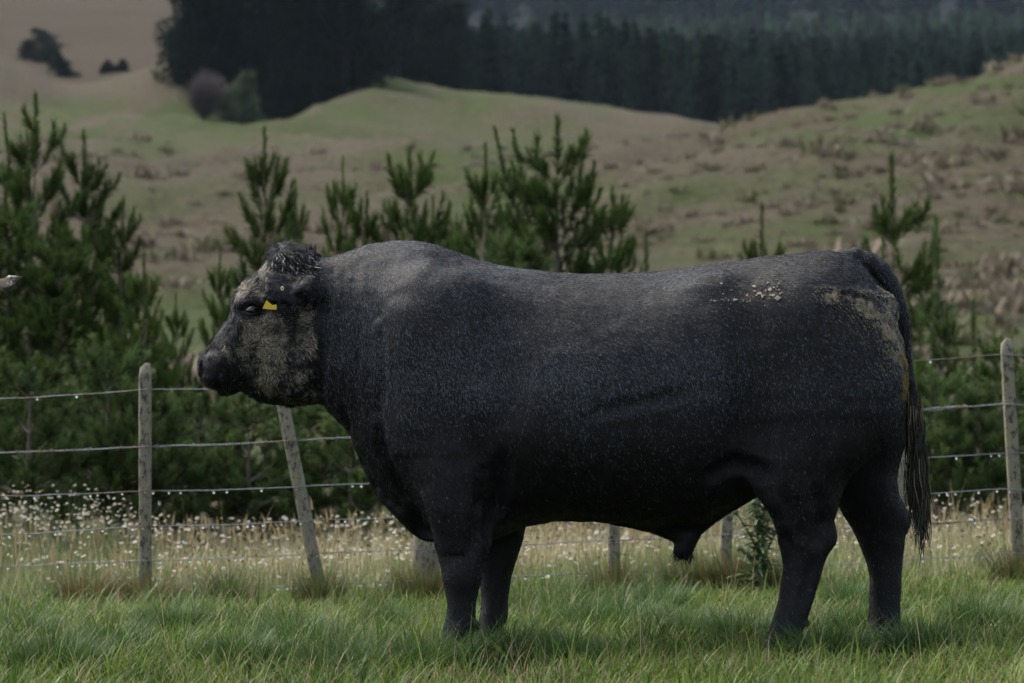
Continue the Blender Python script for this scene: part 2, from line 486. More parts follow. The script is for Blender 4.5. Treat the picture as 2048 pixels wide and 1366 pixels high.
def pine_meshes(seed, Hh, spread, whorl, nb, side, leaders, col, dens=95, bare=0.0, lead=.7):
    """Young pine: straight stem, whorled limbs that sweep up, every twig a needle brush."""
    r = np.random.default_rng(seed)
    wood = MB(); cr = MB()
    zs = np.linspace(0, Hh, 14)
    wob = np.stack([.03 * Hh * .25 * np.sin(zs * 1.3 + seed), .03 * Hh * .2 * np.cos(zs * 1.1 + seed), zs], -1)
    wood.add(*tube_arrays(wob, np.interp(zs, [0, Hh * .8, Hh], [.018 * Hh, .008, .004]), 7), c=(.09, .07, .05))
    def stem(z): return np.array([np.interp(z, zs, wob[:, i]) for i in range(3)])
    ltop = stem(np.linspace(Hh - lead, Hh, 6)[0])
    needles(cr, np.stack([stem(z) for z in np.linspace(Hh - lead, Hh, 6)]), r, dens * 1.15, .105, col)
    z = Hh - lead
    a0 = r.uniform(0, 6.28)
    first = True
    while z > .12 * Hh:
        depth = (Hh - z) / Hh
        n = nb + r.integers(-1, 2)
        if r.random() < bare and not first: z -= whorl * r.uniform(.7, 1.2); continue
        a0 += 1.1
        for k in range(n):
            az = a0 + k * 2 * pi / n + r.normal(0, .25)
            Lb = spread * min(1.0, .20 + 1.15 * depth) * r.uniform(.55, .95)
            if depth > .72: Lb *= 1 - (depth - .72) * 1.3
            el0 = radians(r.uniform(38, 56) - 34 * depth)
            t = np.linspace(0, 1, 7)
            el = el0 + (radians(82) - el0) * t ** 1.7 * (.95 - .35 * depth)
            st = Lb / 6
            out = np.cumsum(np.concatenate([[0], np.cos(el[:-1]) * st])); up = np.cumsum(np.concatenate([[0], np.sin(el[:-1]) * st]))
            b = stem(z + r.normal(0, .04))
            path = b + np.stack([np.cos(az) * out, np.sin(az) * out, up], -1)
            wood.add(*tube_arrays(path, np.linspace(.006 + .010 * depth, .003, 7), 4, cap=False), c=(.10, .08, .055))
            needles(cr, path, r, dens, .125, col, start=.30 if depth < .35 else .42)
            ns = int(side * .8 * (0.4 + depth * 1.6) * r.uniform(.7, 1.3))
            for m_ in range(ns):
                tb = r.uniform(.32, .95); p0 = np.array([np.interp(tb, t, path[:, i]) for i in range(3)])
                a2 = az + r.choice([-1, 1]) * r.uniform(.35, 1.15); L2 = r.uniform(.18, .38) * (.75 + .5 * depth)
                e2 = radians(r.uniform(10, 50)); tt = np.linspace(0, 1, 5)
                ee = e2 + (radians(85) - e2) * tt ** 1.3
                o2 = np.cumsum(np.concatenate([[0], np.cos(ee[:-1]) * L2 / 4])); u2 = np.cumsum(np.concatenate([[0], np.sin(ee[:-1]) * L2 / 4]))
                p2 = p0 + np.stack([np.cos(a2) * o2, np.sin(a2) * o2, u2], -1)
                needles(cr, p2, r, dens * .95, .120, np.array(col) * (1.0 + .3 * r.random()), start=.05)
        z -= whorl * r.uniform(.8, 1.2)
        first = False
    for k in range(leaders):                                          # extra upright leaders
        az = r.uniform(0, 6.28); rr = spread * r.uniform(.18, .5)
        zt = Hh - r.uniform(.05, .9); zb = zt - r.uniform(.7, 1.1)
        b = stem(zb - .3); top = np.array([math.cos(az) * rr, math.sin(az) * rr, 0]) + stem(zt)
        t = np.linspace(0, 1, 7)[:, None]
        path = b + (top - b) * np.concatenate([t ** .55, t ** .55, t], 1)
        wood.add(*tube_arrays(path, np.linspace(.012, .004, 7), 5, cap=False), c=(.10, .08, .055))
        needles(cr, path, r, dens * 1.1, .085, col, start=.15)
        for m_ in range(5):
            tb = r.uniform(.1, .55); p0 = np.array([np.interp(tb, t[:, 0], path[:, i]) for i in range(3)])
            a2 = r.uniform(0, 6.28); L2 = r.uniform(.25, .5); tt = np.linspace(0, 1, 5)
            ee = radians(35) + radians(45) * tt
            o2 = np.concatenate([[0], np.cumsum(np.cos(ee[:-1]) * L2 / 4)]); u2 = np.concatenate([[0], np.cumsum(np.sin(ee[:-1]) * L2 / 4)])
            needles(cr, p0 + np.stack([np.cos(a2) * o2, np.sin(a2) * o2, u2], -1), r, dens, .085, col)
    return wood, cr


def build_pines():
    nm = leaf_mat("pine_needles", .6, .08, .22, vary=.22)
    wm, n, b, out = new_mat("pine_bark")
    c = mix(n, noise_node(n, 30, 4), (.05, .04, .03), (.15, .12, .09)); n.links.new(c, b.inputs['Base Color']); b.inputs['Roughness'].default_value = .9
    G1 = (.036, .068, .015); G2 = (.044, .078, .017); G3 = (.055, .095, .030)
    V = {}
    spec = dict(
        dense=(11, 4.0, 1.20, .34, 6, 5.2, 1, G1, 95, 0.0, .62), big=(12, 4.2, 1.35, .36, 6, 5.0, 2, G1, 95, .04, .75),
        open=(13, 3.4, 1.05, .34, 6, 4.4, 0, G2, 95, .0, .60), fork=(14, 3.3, 1.15, .34, 6, 4.4, 1, G1, 95, .0, .5),
        multi=(15, 3.8, 1.25, .36, 6, 4.2, 6, G1, 95, .0, .65), spire=(16, 3.0, .85, .46, 6, 3.0, 0, G2, 95, .10, .70),
        low=(17, 2.0, 1.0, .34, 6, 4.2, 1, G3, 95, .0, .38), candle=(18, 2.8, .55, .75, 6, .7, 0, G3, 100, .15, .95))
    for k, a in spec.items():
        wd, cr = pine_meshes(*a)
        V[k] = (wd.mesh("trunk", wm), cr.mesh("crown", nm, smooth=False), a[1])
    # photo column and height of each tip, distance, kind, width factor, label
    L = [
        (66, 188, 24.0, 'big', .80, 180, "tallest young pine at the left, its spire highest of all"),
        (168, 268, 25.5, 'dense', .72, 40, "dark dense young pine just right of the tallest one"),
        (-80, 262, 25.0, 'dense', .85, 90, "dense young pine cut by the left edge of the photo"),
        (246, 400, 24.5, 'dense', .62, 200, "bushy pine forming the right shoulder of the tall dark pair"),
        (16, 372, 22.5, 'dense', .95, 300, "thick pine low in front of the tallest spire at the left edge"),
        (118, 455, 22.0, 'dense', 1.0, 20, "broad pine filling the foot of the dark left-hand clump"),
        (286, 512, 21.5, 'open', .62, 120, "open grey-green pine behind the upright fence post"),
        (352, 592, 23.0, 'open', .42, 60, "small pine with a stout side shoot before the pale pasture"),
        (215, 690, 19.5, 'low', 1.0, 250, "low pale pine behind the two upper wires left of the post"),
        (60, 720, 19.0, 'low', 1.1, 10, "low shaggy pine at the lower left behind the daisies"),
        (532, 264, 25.0, 'open', .68, 30, "slim pine with a long leader standing above the bull's poll"),
        (440, 500, 23.0, 'open', .45, 75, "little spindly pine just in front of the bull's forehead"),
        (588, 368, 26.5, 'open', .5, 140, "lesser pine right of the slim one above the bull's poll"),
        (684, 322, 26.0, 'open', .52, 210, "narrow pine with a single tufted leader above the neck"),
        (736, 392, 25.0, 'fork', .6, 5, "short dark pine between two taller ones over the neck crest"),
        (820, 300, 25.0, 'fork', .75, 95, "forked dark pine above the hump of the bull's neck"),
        (868, 398, 26.0, 'open', .55, 310, "smaller pine close right of the forked dark one"),
        (968, 294, 26.0, 'open', .58, 155, "slender pine in the gap above the bull's shoulder"),
        (1022, 392, 28.0, 'fork', .55, 260, "hazy small pine left of the broad many-tipped one"),
        (915, 432, 29.0, 'fork', .55, 45, "faint grey pine low behind the bull's shoulder line"),
        (1118, 236, 25.0, 'multi', 1.0, 70, "broad pine with many upright tips above the bull's back"),
        (1222, 380, 26.0, 'fork', .65, 190, "bushy pine leaning on the right of the many-tipped one"),
        (1010, 470, 24.0, 'low', 1.0, 330, "low soft green pine under the broad one's left side"),
        (1290, 470, 29.0, 'candle', .8, 15, "tiny thin pine over the middle of the bull's back"),
        (1526, 412, 26.0, 'spire', .62, 100, "thin dark spire rising alone above the bull's loin"),
        (1783, 314, 25.0, 'spire', .78, 230, "well spaced pine spire above the tail head"),
        (1874, 440, 24.0, 'candle', 1.0, 280, "candle-shaped pine with bare lower stem right of the tail"),
        (1838, 520, 26.0, 'fork', .55, 170, "small dark pine tucked beside the curve of the tail"),
        (1944, 604, 22.0, 'candle', .8, 350, "tiny pine leader with a tuft near the round brown bush"),
        (1892, 612, 22.5, 'open', .45, 130, "pine between the tail and the right-hand fence post"),
        (1990, 668, 21.5, 'fork', .6, 80, "short pine behind the right fence post's upper half"),
        (1868, 745, 20.0, 'low', .8, 220, "low bushy pine close beside the tail switch"),
        (1960, 775, 20.0, 'low', .85, 145, "low bushy pine left of the right fence post"),
        (2075, 690, 21.0, 'low', 1.2, 290, "low pine cut by the right edge behind the post"),
        (398, 792, 20.5, 'low', 1.15, 35, "wide low pine below the bull's muzzle"),
        (500, 800, 20.0, 'low', 1.1, 110, "low dark pine under the bull's jaw"),
        (620, 800, 20.5, 'low', 1.15, 190, "low green pine behind the leaning post"),
        (700, 842, 20.0, 'low', 1.0, 265, "low pine against the bull's brisket"),
        (305, 790, 19.5, 'low', .85, 325, "low pale pine right behind the upright post"),
        (1800, 800, 21.0, 'low', 1.0, 60, "low pine half hidden behind the rump"),
    ]
    used = set()
    for px, py, D, k, wf, rot, lab in L:
        wme, cme, hh = V[k]
        p = P(px, py, D + CAM[1])
        gz = float(ground_z(p[0], p[1]))
        s = (p[2] - gz) / hh
        r_ = empty("young_pine", (p[0], p[1], gz), lab, "tree", "young pines planted beyond the fence")
        r_.scale = (s * wf, s * wf, s)
        r_.scale = (wf * max(s, .8), wf * max(s, .8), s)
        r_.rotation_euler = (0, 0, radians(rot))
        for nme, me in (("trunk", wme), ("crown", cme)):
            o = bpy.data.objects.new(nme, me); COL.objects.link(o); o.parent = r_


# ---------------------------------------------------------------- far trees
def clump_crown(mb, r, c, rad, n, size, col, shape='round'):
    """Many small leaf-clump faces through the volume of a crown with lobes and gaps."""
    lobes = norm(r.normal(size=(9, 3))) * np.array(rad) * .55
    lr = r.uniform(.45, .75, 9)
    k = r.integers(0, 9, n)
    d = norm(r.normal(size=(n, 3))) * (r.random((n, 1)) ** .35)
    pos = lobes[k] + d * np.array(rad) * lr[k][:, None]
    if shape == 'cone':
        u = r.random(n) ** .75
        ang = r.uniform(0, 2 * pi, n); lay = np.floor(u * 11) / 11 + r.random(n) * .06
        rr = (lay * .95 + .05) * r.uniform(.35, 1.05, n) * (1 + .25 * np.sin(ang * 3 + lay * 19))
        pos = np.stack([np.cos(ang) * rr * rad[0], np.sin(ang) * rr * rad[1], rad[2] * (1 - 2 * lay)], -1)
    a = norm(r.normal(size=(n, 3))); b = norm(np.cross(a, r.normal(size=(n, 3))))
    s = size * r.uniform(.6, 1.4, (n, 1))
    v = np.stack([pos - a * s, pos + b * s * .8, pos + a * s * .9, pos - b * s * .7], 1) + np.asarray(c)
    cc = np.array(col) * r.uniform(.8, 1.2, (n, 1))
    mb.add(v.reshape(-1, 3), q=np.arange(n * 4).reshape(-1, 4), c=np.repeat(cc, 4, 0))


def build_far():
    fm = leaf_mat("dark_foliage", 1.0, .0, .35)
    wm = simple_mat("far_bark", (.018, .016, .013), .9)
    r = np.random.default_rng(31)

    def tree(name, px, pyb, D, hgt, wid, n, size, col, lab, cat="tree", group=None, base=.12, trunk=True, twigs=False):
        y = D + CAM[1]; x = (px - 1024) * D / FPX; gz = float(ground_z(x, y)) - .2
        e = empty(name, (x, y, gz), lab, cat, group)
        t = MB()
        zz = np.linspace(0, hgt * .75, 6)
        t.add(*tube_arrays(np.stack([.02 * hgt * np.sin(zz * .3), 0 * zz, zz], -1), np.linspace(.035 * hgt, .008 * hgt, 6), 8))
        for k in range(10):
            a = r.uniform(0, 6.28); z0 = hgt * r.uniform(.08, .5); L_ = wid * r.uniform(.45, .85); tt = np.linspace(0, 1, 5)
            t.add(*tube_arrays(np.stack([np.cos(a) * L_ * tt, np.sin(a) * L_ * tt, z0 + hgt * .28 * tt ** 1.3], -1), np.linspace(.010 * hgt, .003 * hgt, 5), 5))
        t.build("trunk", wm, e)
        c = MB()
        if twigs:
            for k in range(420):
                a = r.uniform(0, 6.28); ph = r.uniform(.02, 1.15); tt = np.linspace(0, 1, 5); L_ = r.uniform(.55, 1.0)
                pts = np.stack([np.cos(a) * np.sin(ph) * wid * L_ * tt, np.sin(a) * np.sin(ph) * wid * L_ * tt, hgt * .10 + np.cos(ph) * hgt * .9 * L_ * tt], -1) + r.normal(0, .12, (5, 3)) * tt[:, None]
                v, q, _ = tube_arrays(pts, np.linspace(.05, .02, 5), 3, cap=False)
                c.add(v, q=q, c=np.array(col) * r.uniform(.7, 1.3))
            clump_crown(c, r, (0, 0, hgt * .48), (wid * .85, wid * .85, hgt * .40), n, size, col)
        else:
            for k in range(7):
                f = k / 6
                w_ = wid * (.95 - .55 * f ** 2.0)
                clump_crown(c, r, (wid * .22 * r.normal(), wid * .22 * r.normal(), hgt * (base + (1 - base) * (.12 + .78 * f))), (w_, w_, hgt * .20), n // 7, size, col)
        c.build("crown", fm, e, smooth=False)
    D1 = (.012, .019, .012); D2 = (.016, .026, .015)
    tree("shelter_tree", 402, 215, 428, 26, 6.6, 16000, .36, D1, "huge dark evergreen with a straight left edge against the tan hill", base=.06, group="old evergreens on the ridge")
    tree("shelter_tree", 520, 215, 430, 24, 7.5, 9000, .36, D1, "dark evergreen behind the bare purple-grey shrub", base=.05, group="old evergreens on the ridge")
    tree("shelter_tree", 610, 215, 428, 25, 8.0, 9000, .36, D2, "dark evergreen in the middle of the old ridge clump", base=.04, group="old evergreens on the ridge")
    tree("shelter_tree", 684, 190, 424, 24, 7.5, 9000, .36, D1, "dark evergreen left of the bright green knoll", base=.05, group="old evergreens on the ridge")
    tree("shelter_tree", 722, 160, 437, 15, 4.0, 4500, .34, D1, "narrow dark evergreen right against the green knoll's left side", base=.0, group="old evergreens on the ridge")
    tree("shelter_tree", 790, 140, 490, 22, 7.5, 7000, .36, D1, "dark evergreen standing behind the bright green knoll", base=.05, group="old evergreens on the ridge")
    tree("shelter_tree", 868, 160, 500, 21, 7.0, 7000, .36, D2, "dark evergreen at the right end of the old ridge clump", base=.05, group="old evergreens on the ridge")
    tree("shelter_tree", 458, 200, 470, 29, 8.0, 7000, .40, D1, "tall dark evergreen behind, its top above the photo's frame", base=.05, group="old evergreens on the ridge")
    tree("shelter_tree", 628, 130, 424, 7, 3.2, 3500, .32, D2, "smaller dark tree low at the foot of the ridge clump", base=.03, group="old evergreens on the ridge")
    tree("shelter_tree", 566, 200, 417, 8, 4.6, 4500, .34, D1, "low dark evergreen filling the gap behind the pale round tree", base=-.05, group="old evergreens on the ridge")
    tree("broad_tree", 478, 222, 411, 7.6, 3.4, 3000, .30, (.075, .10, .055), "paler green round tree beside the bare purple-grey shrub", base=.0)
    tree("bare_shrub", 406, 226, 409, 8.6, 4.7, 1900, .16, (.105, .088, .088), "bare purple-grey rounded shrub in front of the dark evergreens", "shrub", twigs=True)
    for px, py, h_, w_, lab in ((88, 92, 4.6, 4.4, "dark scrub bush highest in the gully on the tan hill"), (58, 118, 4.2, 3.8, "dark scrub bush at the left rim of the tan hill's gully"), (96, 124, 4.2, 3.6, "dark scrub bush halfway down the gully on the tan hill"),
                                (122, 152, 4.2, 2.9, "lowest dark scrub bush in the gully on the tan hill"), (212, 146, 2.6, 1.6, "small dark bush on the tan slope near the ridge"), (240, 142, 2.4, 1.5, "small dark bush closest to the big evergreens on the tan slope")):
        tree("scrub_bush", px, 0, find_depth(px, py, 462, 900), h_, w_, 1500, .28, (.022, .026, .018), lab, "bush", base=.0, group="scrub bushes on the tan hill")
    # plantation: a far-off wood that reads as one mass
    mb = MB(); r = np.random.default_rng(55)
    cnt = 0
    protos = []
    for k in range(5):
        m_ = MB(); clump_crown(m_, r, (0, 0, .55), (.21, .21, .47), 300, .036, (1, 1, 1), 'cone')
        protos.append((np.concatenate(m_.v), np.concatenate(m_.q), np.concatenate(m_.c)))
    def stand(n, pxr, Dr, hr, col, minpx=None, k_=1.0, keep=None):
        px = r.uniform(*pxr, n); D = np.exp(r.uniform(math.log(Dr[0]), math.log(Dr[1]), n))
        if keep is not None:
            ok = keep(px, D); px, D = px[ok], D[ok]
        x = (px - 1024) * D / FPX; y = D + CAM[1]; z = ground_z(x, y)
        for i in range(len(px)):
            v, q, c = protos[r.integers(0, 5)]
            hgt = r.uniform(*hr); a = r.uniform(0, 6.28); ca, sa = math.cos(a), math.sin(a)
            w_ = hgt * r.uniform(.8, 1.45) * k_
            vv = np.stack([(v[:, 0] * ca - v[:, 1] * sa) * w_ + x[i], (v[:, 0] * sa + v[:, 1] * ca) * w_ + y[i], v[:, 2] * hgt + z[i] - .5], -1)
            mb.add(vv, q=q, c=c * np.array(col) * r.uniform(.5, 1.8) * np.array([1, r.uniform(.9, 1.15), 1]))
    stand(1500, (560, 2250), (545, 1000), (12, 21), (.016, .026, .018), keep=lambda p, D: (p > 700 + (D - 545) * -.2) | (D > 640))
    stand(700, (1050, 2400), (1000, 1330), (14, 20), (.038, .058, .036))
    stand(900, (500, 2600), (1480, 2300), (16, 24), (.012, .020, .018), k_=1.5)
    fo = mb.build("plantation_forest", fm, smooth=False)
    tag(fo, "dark pine plantation covering the far slopes", "forest", kind="stuff")

    # tussocks and rushes on the hills: ground cover
    mb = MB(); r = np.random.default_rng(66)
    n = 9000
    px = r.uniform(-150, 2250, n); D = np.exp(r.uniform(math.log(48), math.log(330), n))
    x = (px - 1024) * D / FPX; y = D + CAM[1]
    dn = fbm(x / 14, y / 26, 71) + .4 * sstep(1250, 1600, px) + .25 * np.exp(-((np.log(D) - math.log(170)) / .25) ** 2)
    ok = dn + r.normal(0, .30, n) > .30 - .0 * px + .35 * sstep(260, 330, D) * (px < 1300)
    x, y, D, px = x[ok], y[ok], D[ok], px[ok]
    z = ground_z(x, y)
    for i in range(len(x)):
        m_ = 26
        R_ = r.lognormal(-1.25, .45) * (1 + D[i] / 400); hh = R_ * r.uniform(.7, 1.25)
        root = np.stack([x[i] + r.normal(0, R_ * .45, m_), y[i] + r.normal(0, R_ * .45, m_), np.full(m_, z[i] - .05)], -1)
        v, q = blades(root, r.uniform(.5, 1.0, m_) * hh, np.full(m_, R_ * .30), r.uniform(0, 6.28, m_), r.uniform(.3, .9, m_), r.uniform(.05, .35, m_), 2)
        b = r.random()
        col = np.array([.165, .136, .098]) if b < .70 else (np.array([.10, .10, .050]) if b < .93 else np.array([.10, .08, .056]))
        mb.add(v, q=q, c=np.repeat(col * r.uniform(.7, 1.25, (m_, 1)), 6, 0))
    to = mb.build("tussock_grass", leaf_mat("tussock_blades", .8, .15, .2), smooth=False)
    tag(to, "brown and olive tussocks covering the hillsides", "grass", kind="stuff")
    # round rust-brown bush and pale rocks on the near right slope
    rk, n, b, out = new_mat("pale_rock")
    c = mix(n, noise_node(n, 3, 5), (.17, .16, .13), (.34, .32, .28)); n.links.new(c, b.inputs['Base Color']); b.inputs['Roughness'].default_value = .9
    for px, py, D, s, lab in ((1920, 563, 104, .34, "pale rock just right of the candle-shaped pine"), (1984, 549, 107, .33, "pale rock highest right, beyond the candle-shaped pine"),
                              (1836, 393, 142, .36, "pale rock right of the spaced pine spire"), (1716, 393, 146, .5, "long low buff rock left of the spaced pine spire"),
                              (1462, 292, 205, .6, "pale rock low on the crest where two hills meet"), (1560, 245, 240, .5, "pale rock beside the crest of the right hill")):
        x = (px - 1024) * D / FPX; y = D + CAM[1]
        m_ = MB(); rr = np.random.default_rng(int(px))
        th, ph = np.meshgrid(np.linspace(0, pi, 9), np.arange(14) / 14 * 2 * pi, indexing='ij')
        rad = s * (1 + .16 * np.sin(ph * 2 + px) + .10 * np.sin(ph * 5 + th * 3))
        v = np.stack([np.sin(th) * np.cos(ph) * rad, np.sin(th) * np.sin(ph) * rad * .8, np.cos(th) * rad * .55 + .06], -1)
        i, j = np.meshgrid(np.arange(8), np.arange(14), indexing='ij')
        m_.add(v.reshape(-1, 3), q=np.stack([i * 14 + j, (i + 1) * 14 + j, (i + 1) * 14 + (j + 1) % 14, i * 14 + (j + 1) % 14], -1).reshape(-1, 4))
        o = m_.build("rock", rk, loc=(x, y, float(ground_z(x, y)))); tag(o, lab, "rock", "pale rocks on the slope")
    tree("brown_bush", 1979, 0, 97, 1.15, .55, 1500, .07, (.11, .075, .05), "round rust-brown bush on the slope above the right fence post", "bush", base=-.05)


# ---------------------------------------------------------------- meadow beyond the fence
FENCE_Y = 3.70


def build_meadow():
    r = np.random.default_rng(77)
    n = 50000
    x = r.uniform(-5.6, 5.6, n); y = FENCE_Y - .25 + r.random(n) ** 1.15 * 5.5
    dry = fbm(x / 1.1, y / 1.6, 81) + .75 * sstep(4.8, 6.8, y) - .58
    isdry = dry + .5 * sstep(.1, -.3, y - FENCE_Y) + r.normal(0, .28, n) > .02
    keep = (y > FENCE_Y + .1) | (fbm(x / .35, y / .35, 87) + r.normal(0, .1, n) > .12)
    x, y, isdry = x[keep], y[keep], isdry[keep]; n = len(x)
    z = ground_z(x, y)
    h = .88 * np.where(isdry, r.gamma(7, .040, n), r.gamma(6, .032, n)) * (0.85 + .3 * fbm(x / .8, y / .8, 83)) * (.55 + .45 * sstep(FENCE_Y, FENCE_Y + 1.0, y))
    v, q = blades(np.stack([x, y, z - .01], -1), h, r.uniform(.0025, .0055, n), r.uniform(0, 6.28, n), r.uniform(.1, .95, n), r.uniform(0, .42, n), 3)
    c = np.where(isdry[:, None], np.array([.46, .40, .235]) * r.uniform(.5, 1.4, (n, 1)), np.array([.19, .23, .075]) * r.uniform(.6, 1.4, (n, 1)))
    mb = MB(); mb.add(v, q=q, c=np.repeat(c, 8, 0))
    # seed heads on tall dry stalks
    k = 1500
    x = r.uniform(-5.4, 5.4, k); y = FENCE_Y + .2 + r.random(k) * 4.6; z = ground_z(x, y)
    hh = r.uniform(.22, .42, k) * (.8 + .35 * fbm(x, y, 85)); yaw = r.uniform(0, 6.28, k); ln = r.uniform(.05, .5, k)
    v, q = blades(np.stack([x, y, z], -1), hh, np.full(k, .003), yaw, ln, np.full(k, .04), 3, face=np.zeros(k) + r.normal(0, .3, k))
    col = np.array([.36, .30, .185]) * r.uniform(.6, 1.3, (k, 1))
    mb.add(v, q=q, c=np.repeat(col, 8, 0))
    tip = v.reshape(k, 4, 2, 3)[:, 3].mean(1)
    v, q = blades(tip - np.array([0, 0, .045]), np.full(k, .085), r.uniform(.007, .013, k), yaw, ln * 1.0, np.full(k, .03), 2, face=np.zeros(k))
    mb.add(v, q=q, c=np.repeat(col * np.array([1, .90, .74]), 6, 0))
    o = mb.build("meadow_grass", leaf_mat("meadow_blades", .7, .25, .3), smooth=False)
    tag(o, "tall dry meadow grass and seed heads beyond the fence", "grass", kind="stuff")
    # daisies
    st = MB(); hd = MB()
    k = 2900
    x = r.uniform(-5.0, 5.0, k); y = FENCE_Y + .2 + r.random(k) * 3.6
    keep = fbm(x / .7, y / .8, 91) + .55 * sstep(-1.6, -2.4, x) * sstep(4.4, 5.2, y) + .12 + r.normal(0, .22, k) > .12
    x, y = x[keep], y[keep]
    ex = r.normal(-2.75, .42, 230); ey = r.uniform(4.8, 6.8, 230)
    x = np.concatenate([x, ex]); y = np.concatenate([y, ey]); k = len(x)
    z = ground_z(x, y)
    tall = sstep(-1.9, -2.4, x) * sstep(4.6, 5.4, y)
    hh = r.uniform(.12, .30, k) * (.85 + .3 * sstep(4, 6, y)) + .17 * tall * r.uniform(.7, 1.3, k)
    yaw = r.uniform(0, 6.28, k); ln = r.uniform(.0, .3, k)
    v, q = blades(np.stack([x, y, z], -1), hh, np.full(k, .0035), yaw, ln, np.full(k, .02), 2, face=r.normal(0, .4, k))
    st.add(v, q=q, c=np.repeat(np.array([.12, .17, .06]) * r.uniform(.7, 1.3, (k, 1)), 6, 0))
    tip = v.reshape(k, 3, 2, 3)[:, 2].mean(1)
    tipn = norm(np.stack([r.normal(0, .45, k), r.normal(-.35, .4, k), np.ones(k)], -1))
    u = norm(np.cross(tipn, np.array([0.3, 1.0, .1]))); w_ = np.cross(tipn, u)
    R_ = r.uniform(.009, .015, k)
    R_ = np.where(tall > .5, R_ * .82, R_)
    m_ = 16; an = np.arange(m_) / m_ * 2 * pi
    rad = np.where(np.arange(m_) % 2 == 0, 1.0, .70)
    dr = r.uniform(-.35, .15, k)
    rim = tip[:, None] + R_[:, None, None] * (np.cos(an)[None, :, None] * u[:, None] + np.sin(an)[None, :, None] * w_[:, None]) * rad[None, :, None] + tipn[:, None] * (R_ * dr)[:, None, None]
    vv = np.concatenate([rim, tip[:, None]], 1).reshape(-1, 3)
    b = np.arange(k)[:, None] * (m_ + 1)
    tri = np.stack([b + np.arange(m_)[None], b + (np.arange(m_) + 1)[None] % m_, b + m_ + 0 * np.arange(m_)[None]], -1).reshape(-1, 3)
    white = np.array([.72, .72, .64]) * r.uniform(.6, 1.0, (k, 1))
    hd.add(vv, t=tri, c=np.repeat(white, m_ + 1, 0))
    m2 = 8; an = np.arange(m2) / m2 * 2 * pi
    r1 = tip[:, None] + R_[:, None, None] * .42 * (np.cos(an)[None, :, None] * u[:, None] + np.sin(an)[None, :, None] * w_[:, None]) + tipn[:, None] * .0012
    vv = np.concatenate([r1, (tip + tipn * (R_ * .45)[:, None])[:, None]], 1).reshape(-1, 3)
    b = np.arange(k)[:, None] * (m2 + 1)
    tri = np.stack([b + np.arange(m2)[None], b + (np.arange(m2) + 1)[None] % m2, b + m2 + 0 * np.arange(m2)[None]], -1).reshape(-1, 3)
    hd.add(vv, t=tri, c=np.repeat(np.array([.50, .30, .03]) * r.uniform(.6, 1.1, (k, 1)), m2 + 1, 0))
    # dark spent heads among them
    k2 = 500; x2 = r.uniform(-4.5, 4.5, k2); y2 = FENCE_Y + .25 + r.random(k2) * 2.6; z2 = ground_z(x2, y2); h2 = r.uniform(.14, .32, k2)
    v, q = blades(np.stack([x2, y2, z2], -1), h2, np.full(k2, .003), r.uniform(0, 6.28, k2), r.uniform(0, .2, k2), np.full(k2, .02), 2, face=r.normal(0, .4, k2))
    st.add(v, q=q, c=np.repeat(np.array([.16, .13, .06]) * r.uniform(.7, 1.2, (k2, 1)), 6, 0))
    tp = v.reshape(k2, 3, 2, 3)[:, 2].mean(1)
    v, q = blades(tp - np.array([0, 0, .004]), np.full(k2, .012), np.full(k2, .013), np.zeros(k2), np.zeros(k2), np.zeros(k2), 2, face=np.zeros(k2))
    hd.add(v, q=q, c=np.repeat(np.array([.07, .045, .03]) * r.uniform(.7, 1.4, (k2, 1)), 6, 0))
    fl = hd.build("daisy_flowers", leaf_mat("daisy_heads", .6, .3, .25), smooth=False)
    tag(fl, "white daisies and brown spent heads scattered in the meadow", "flowers", kind="stuff")
    sm = st.build("daisy_stems", leaf_mat("daisy_green", .6, .3, .3), smooth=False)
    tag(sm, "thin green stems of the meadow daisies", "flowers", kind="stuff")


if DO['pines']: build_pines()
if DO['far']: build_far()
if DO['meadow']: build_meadow()

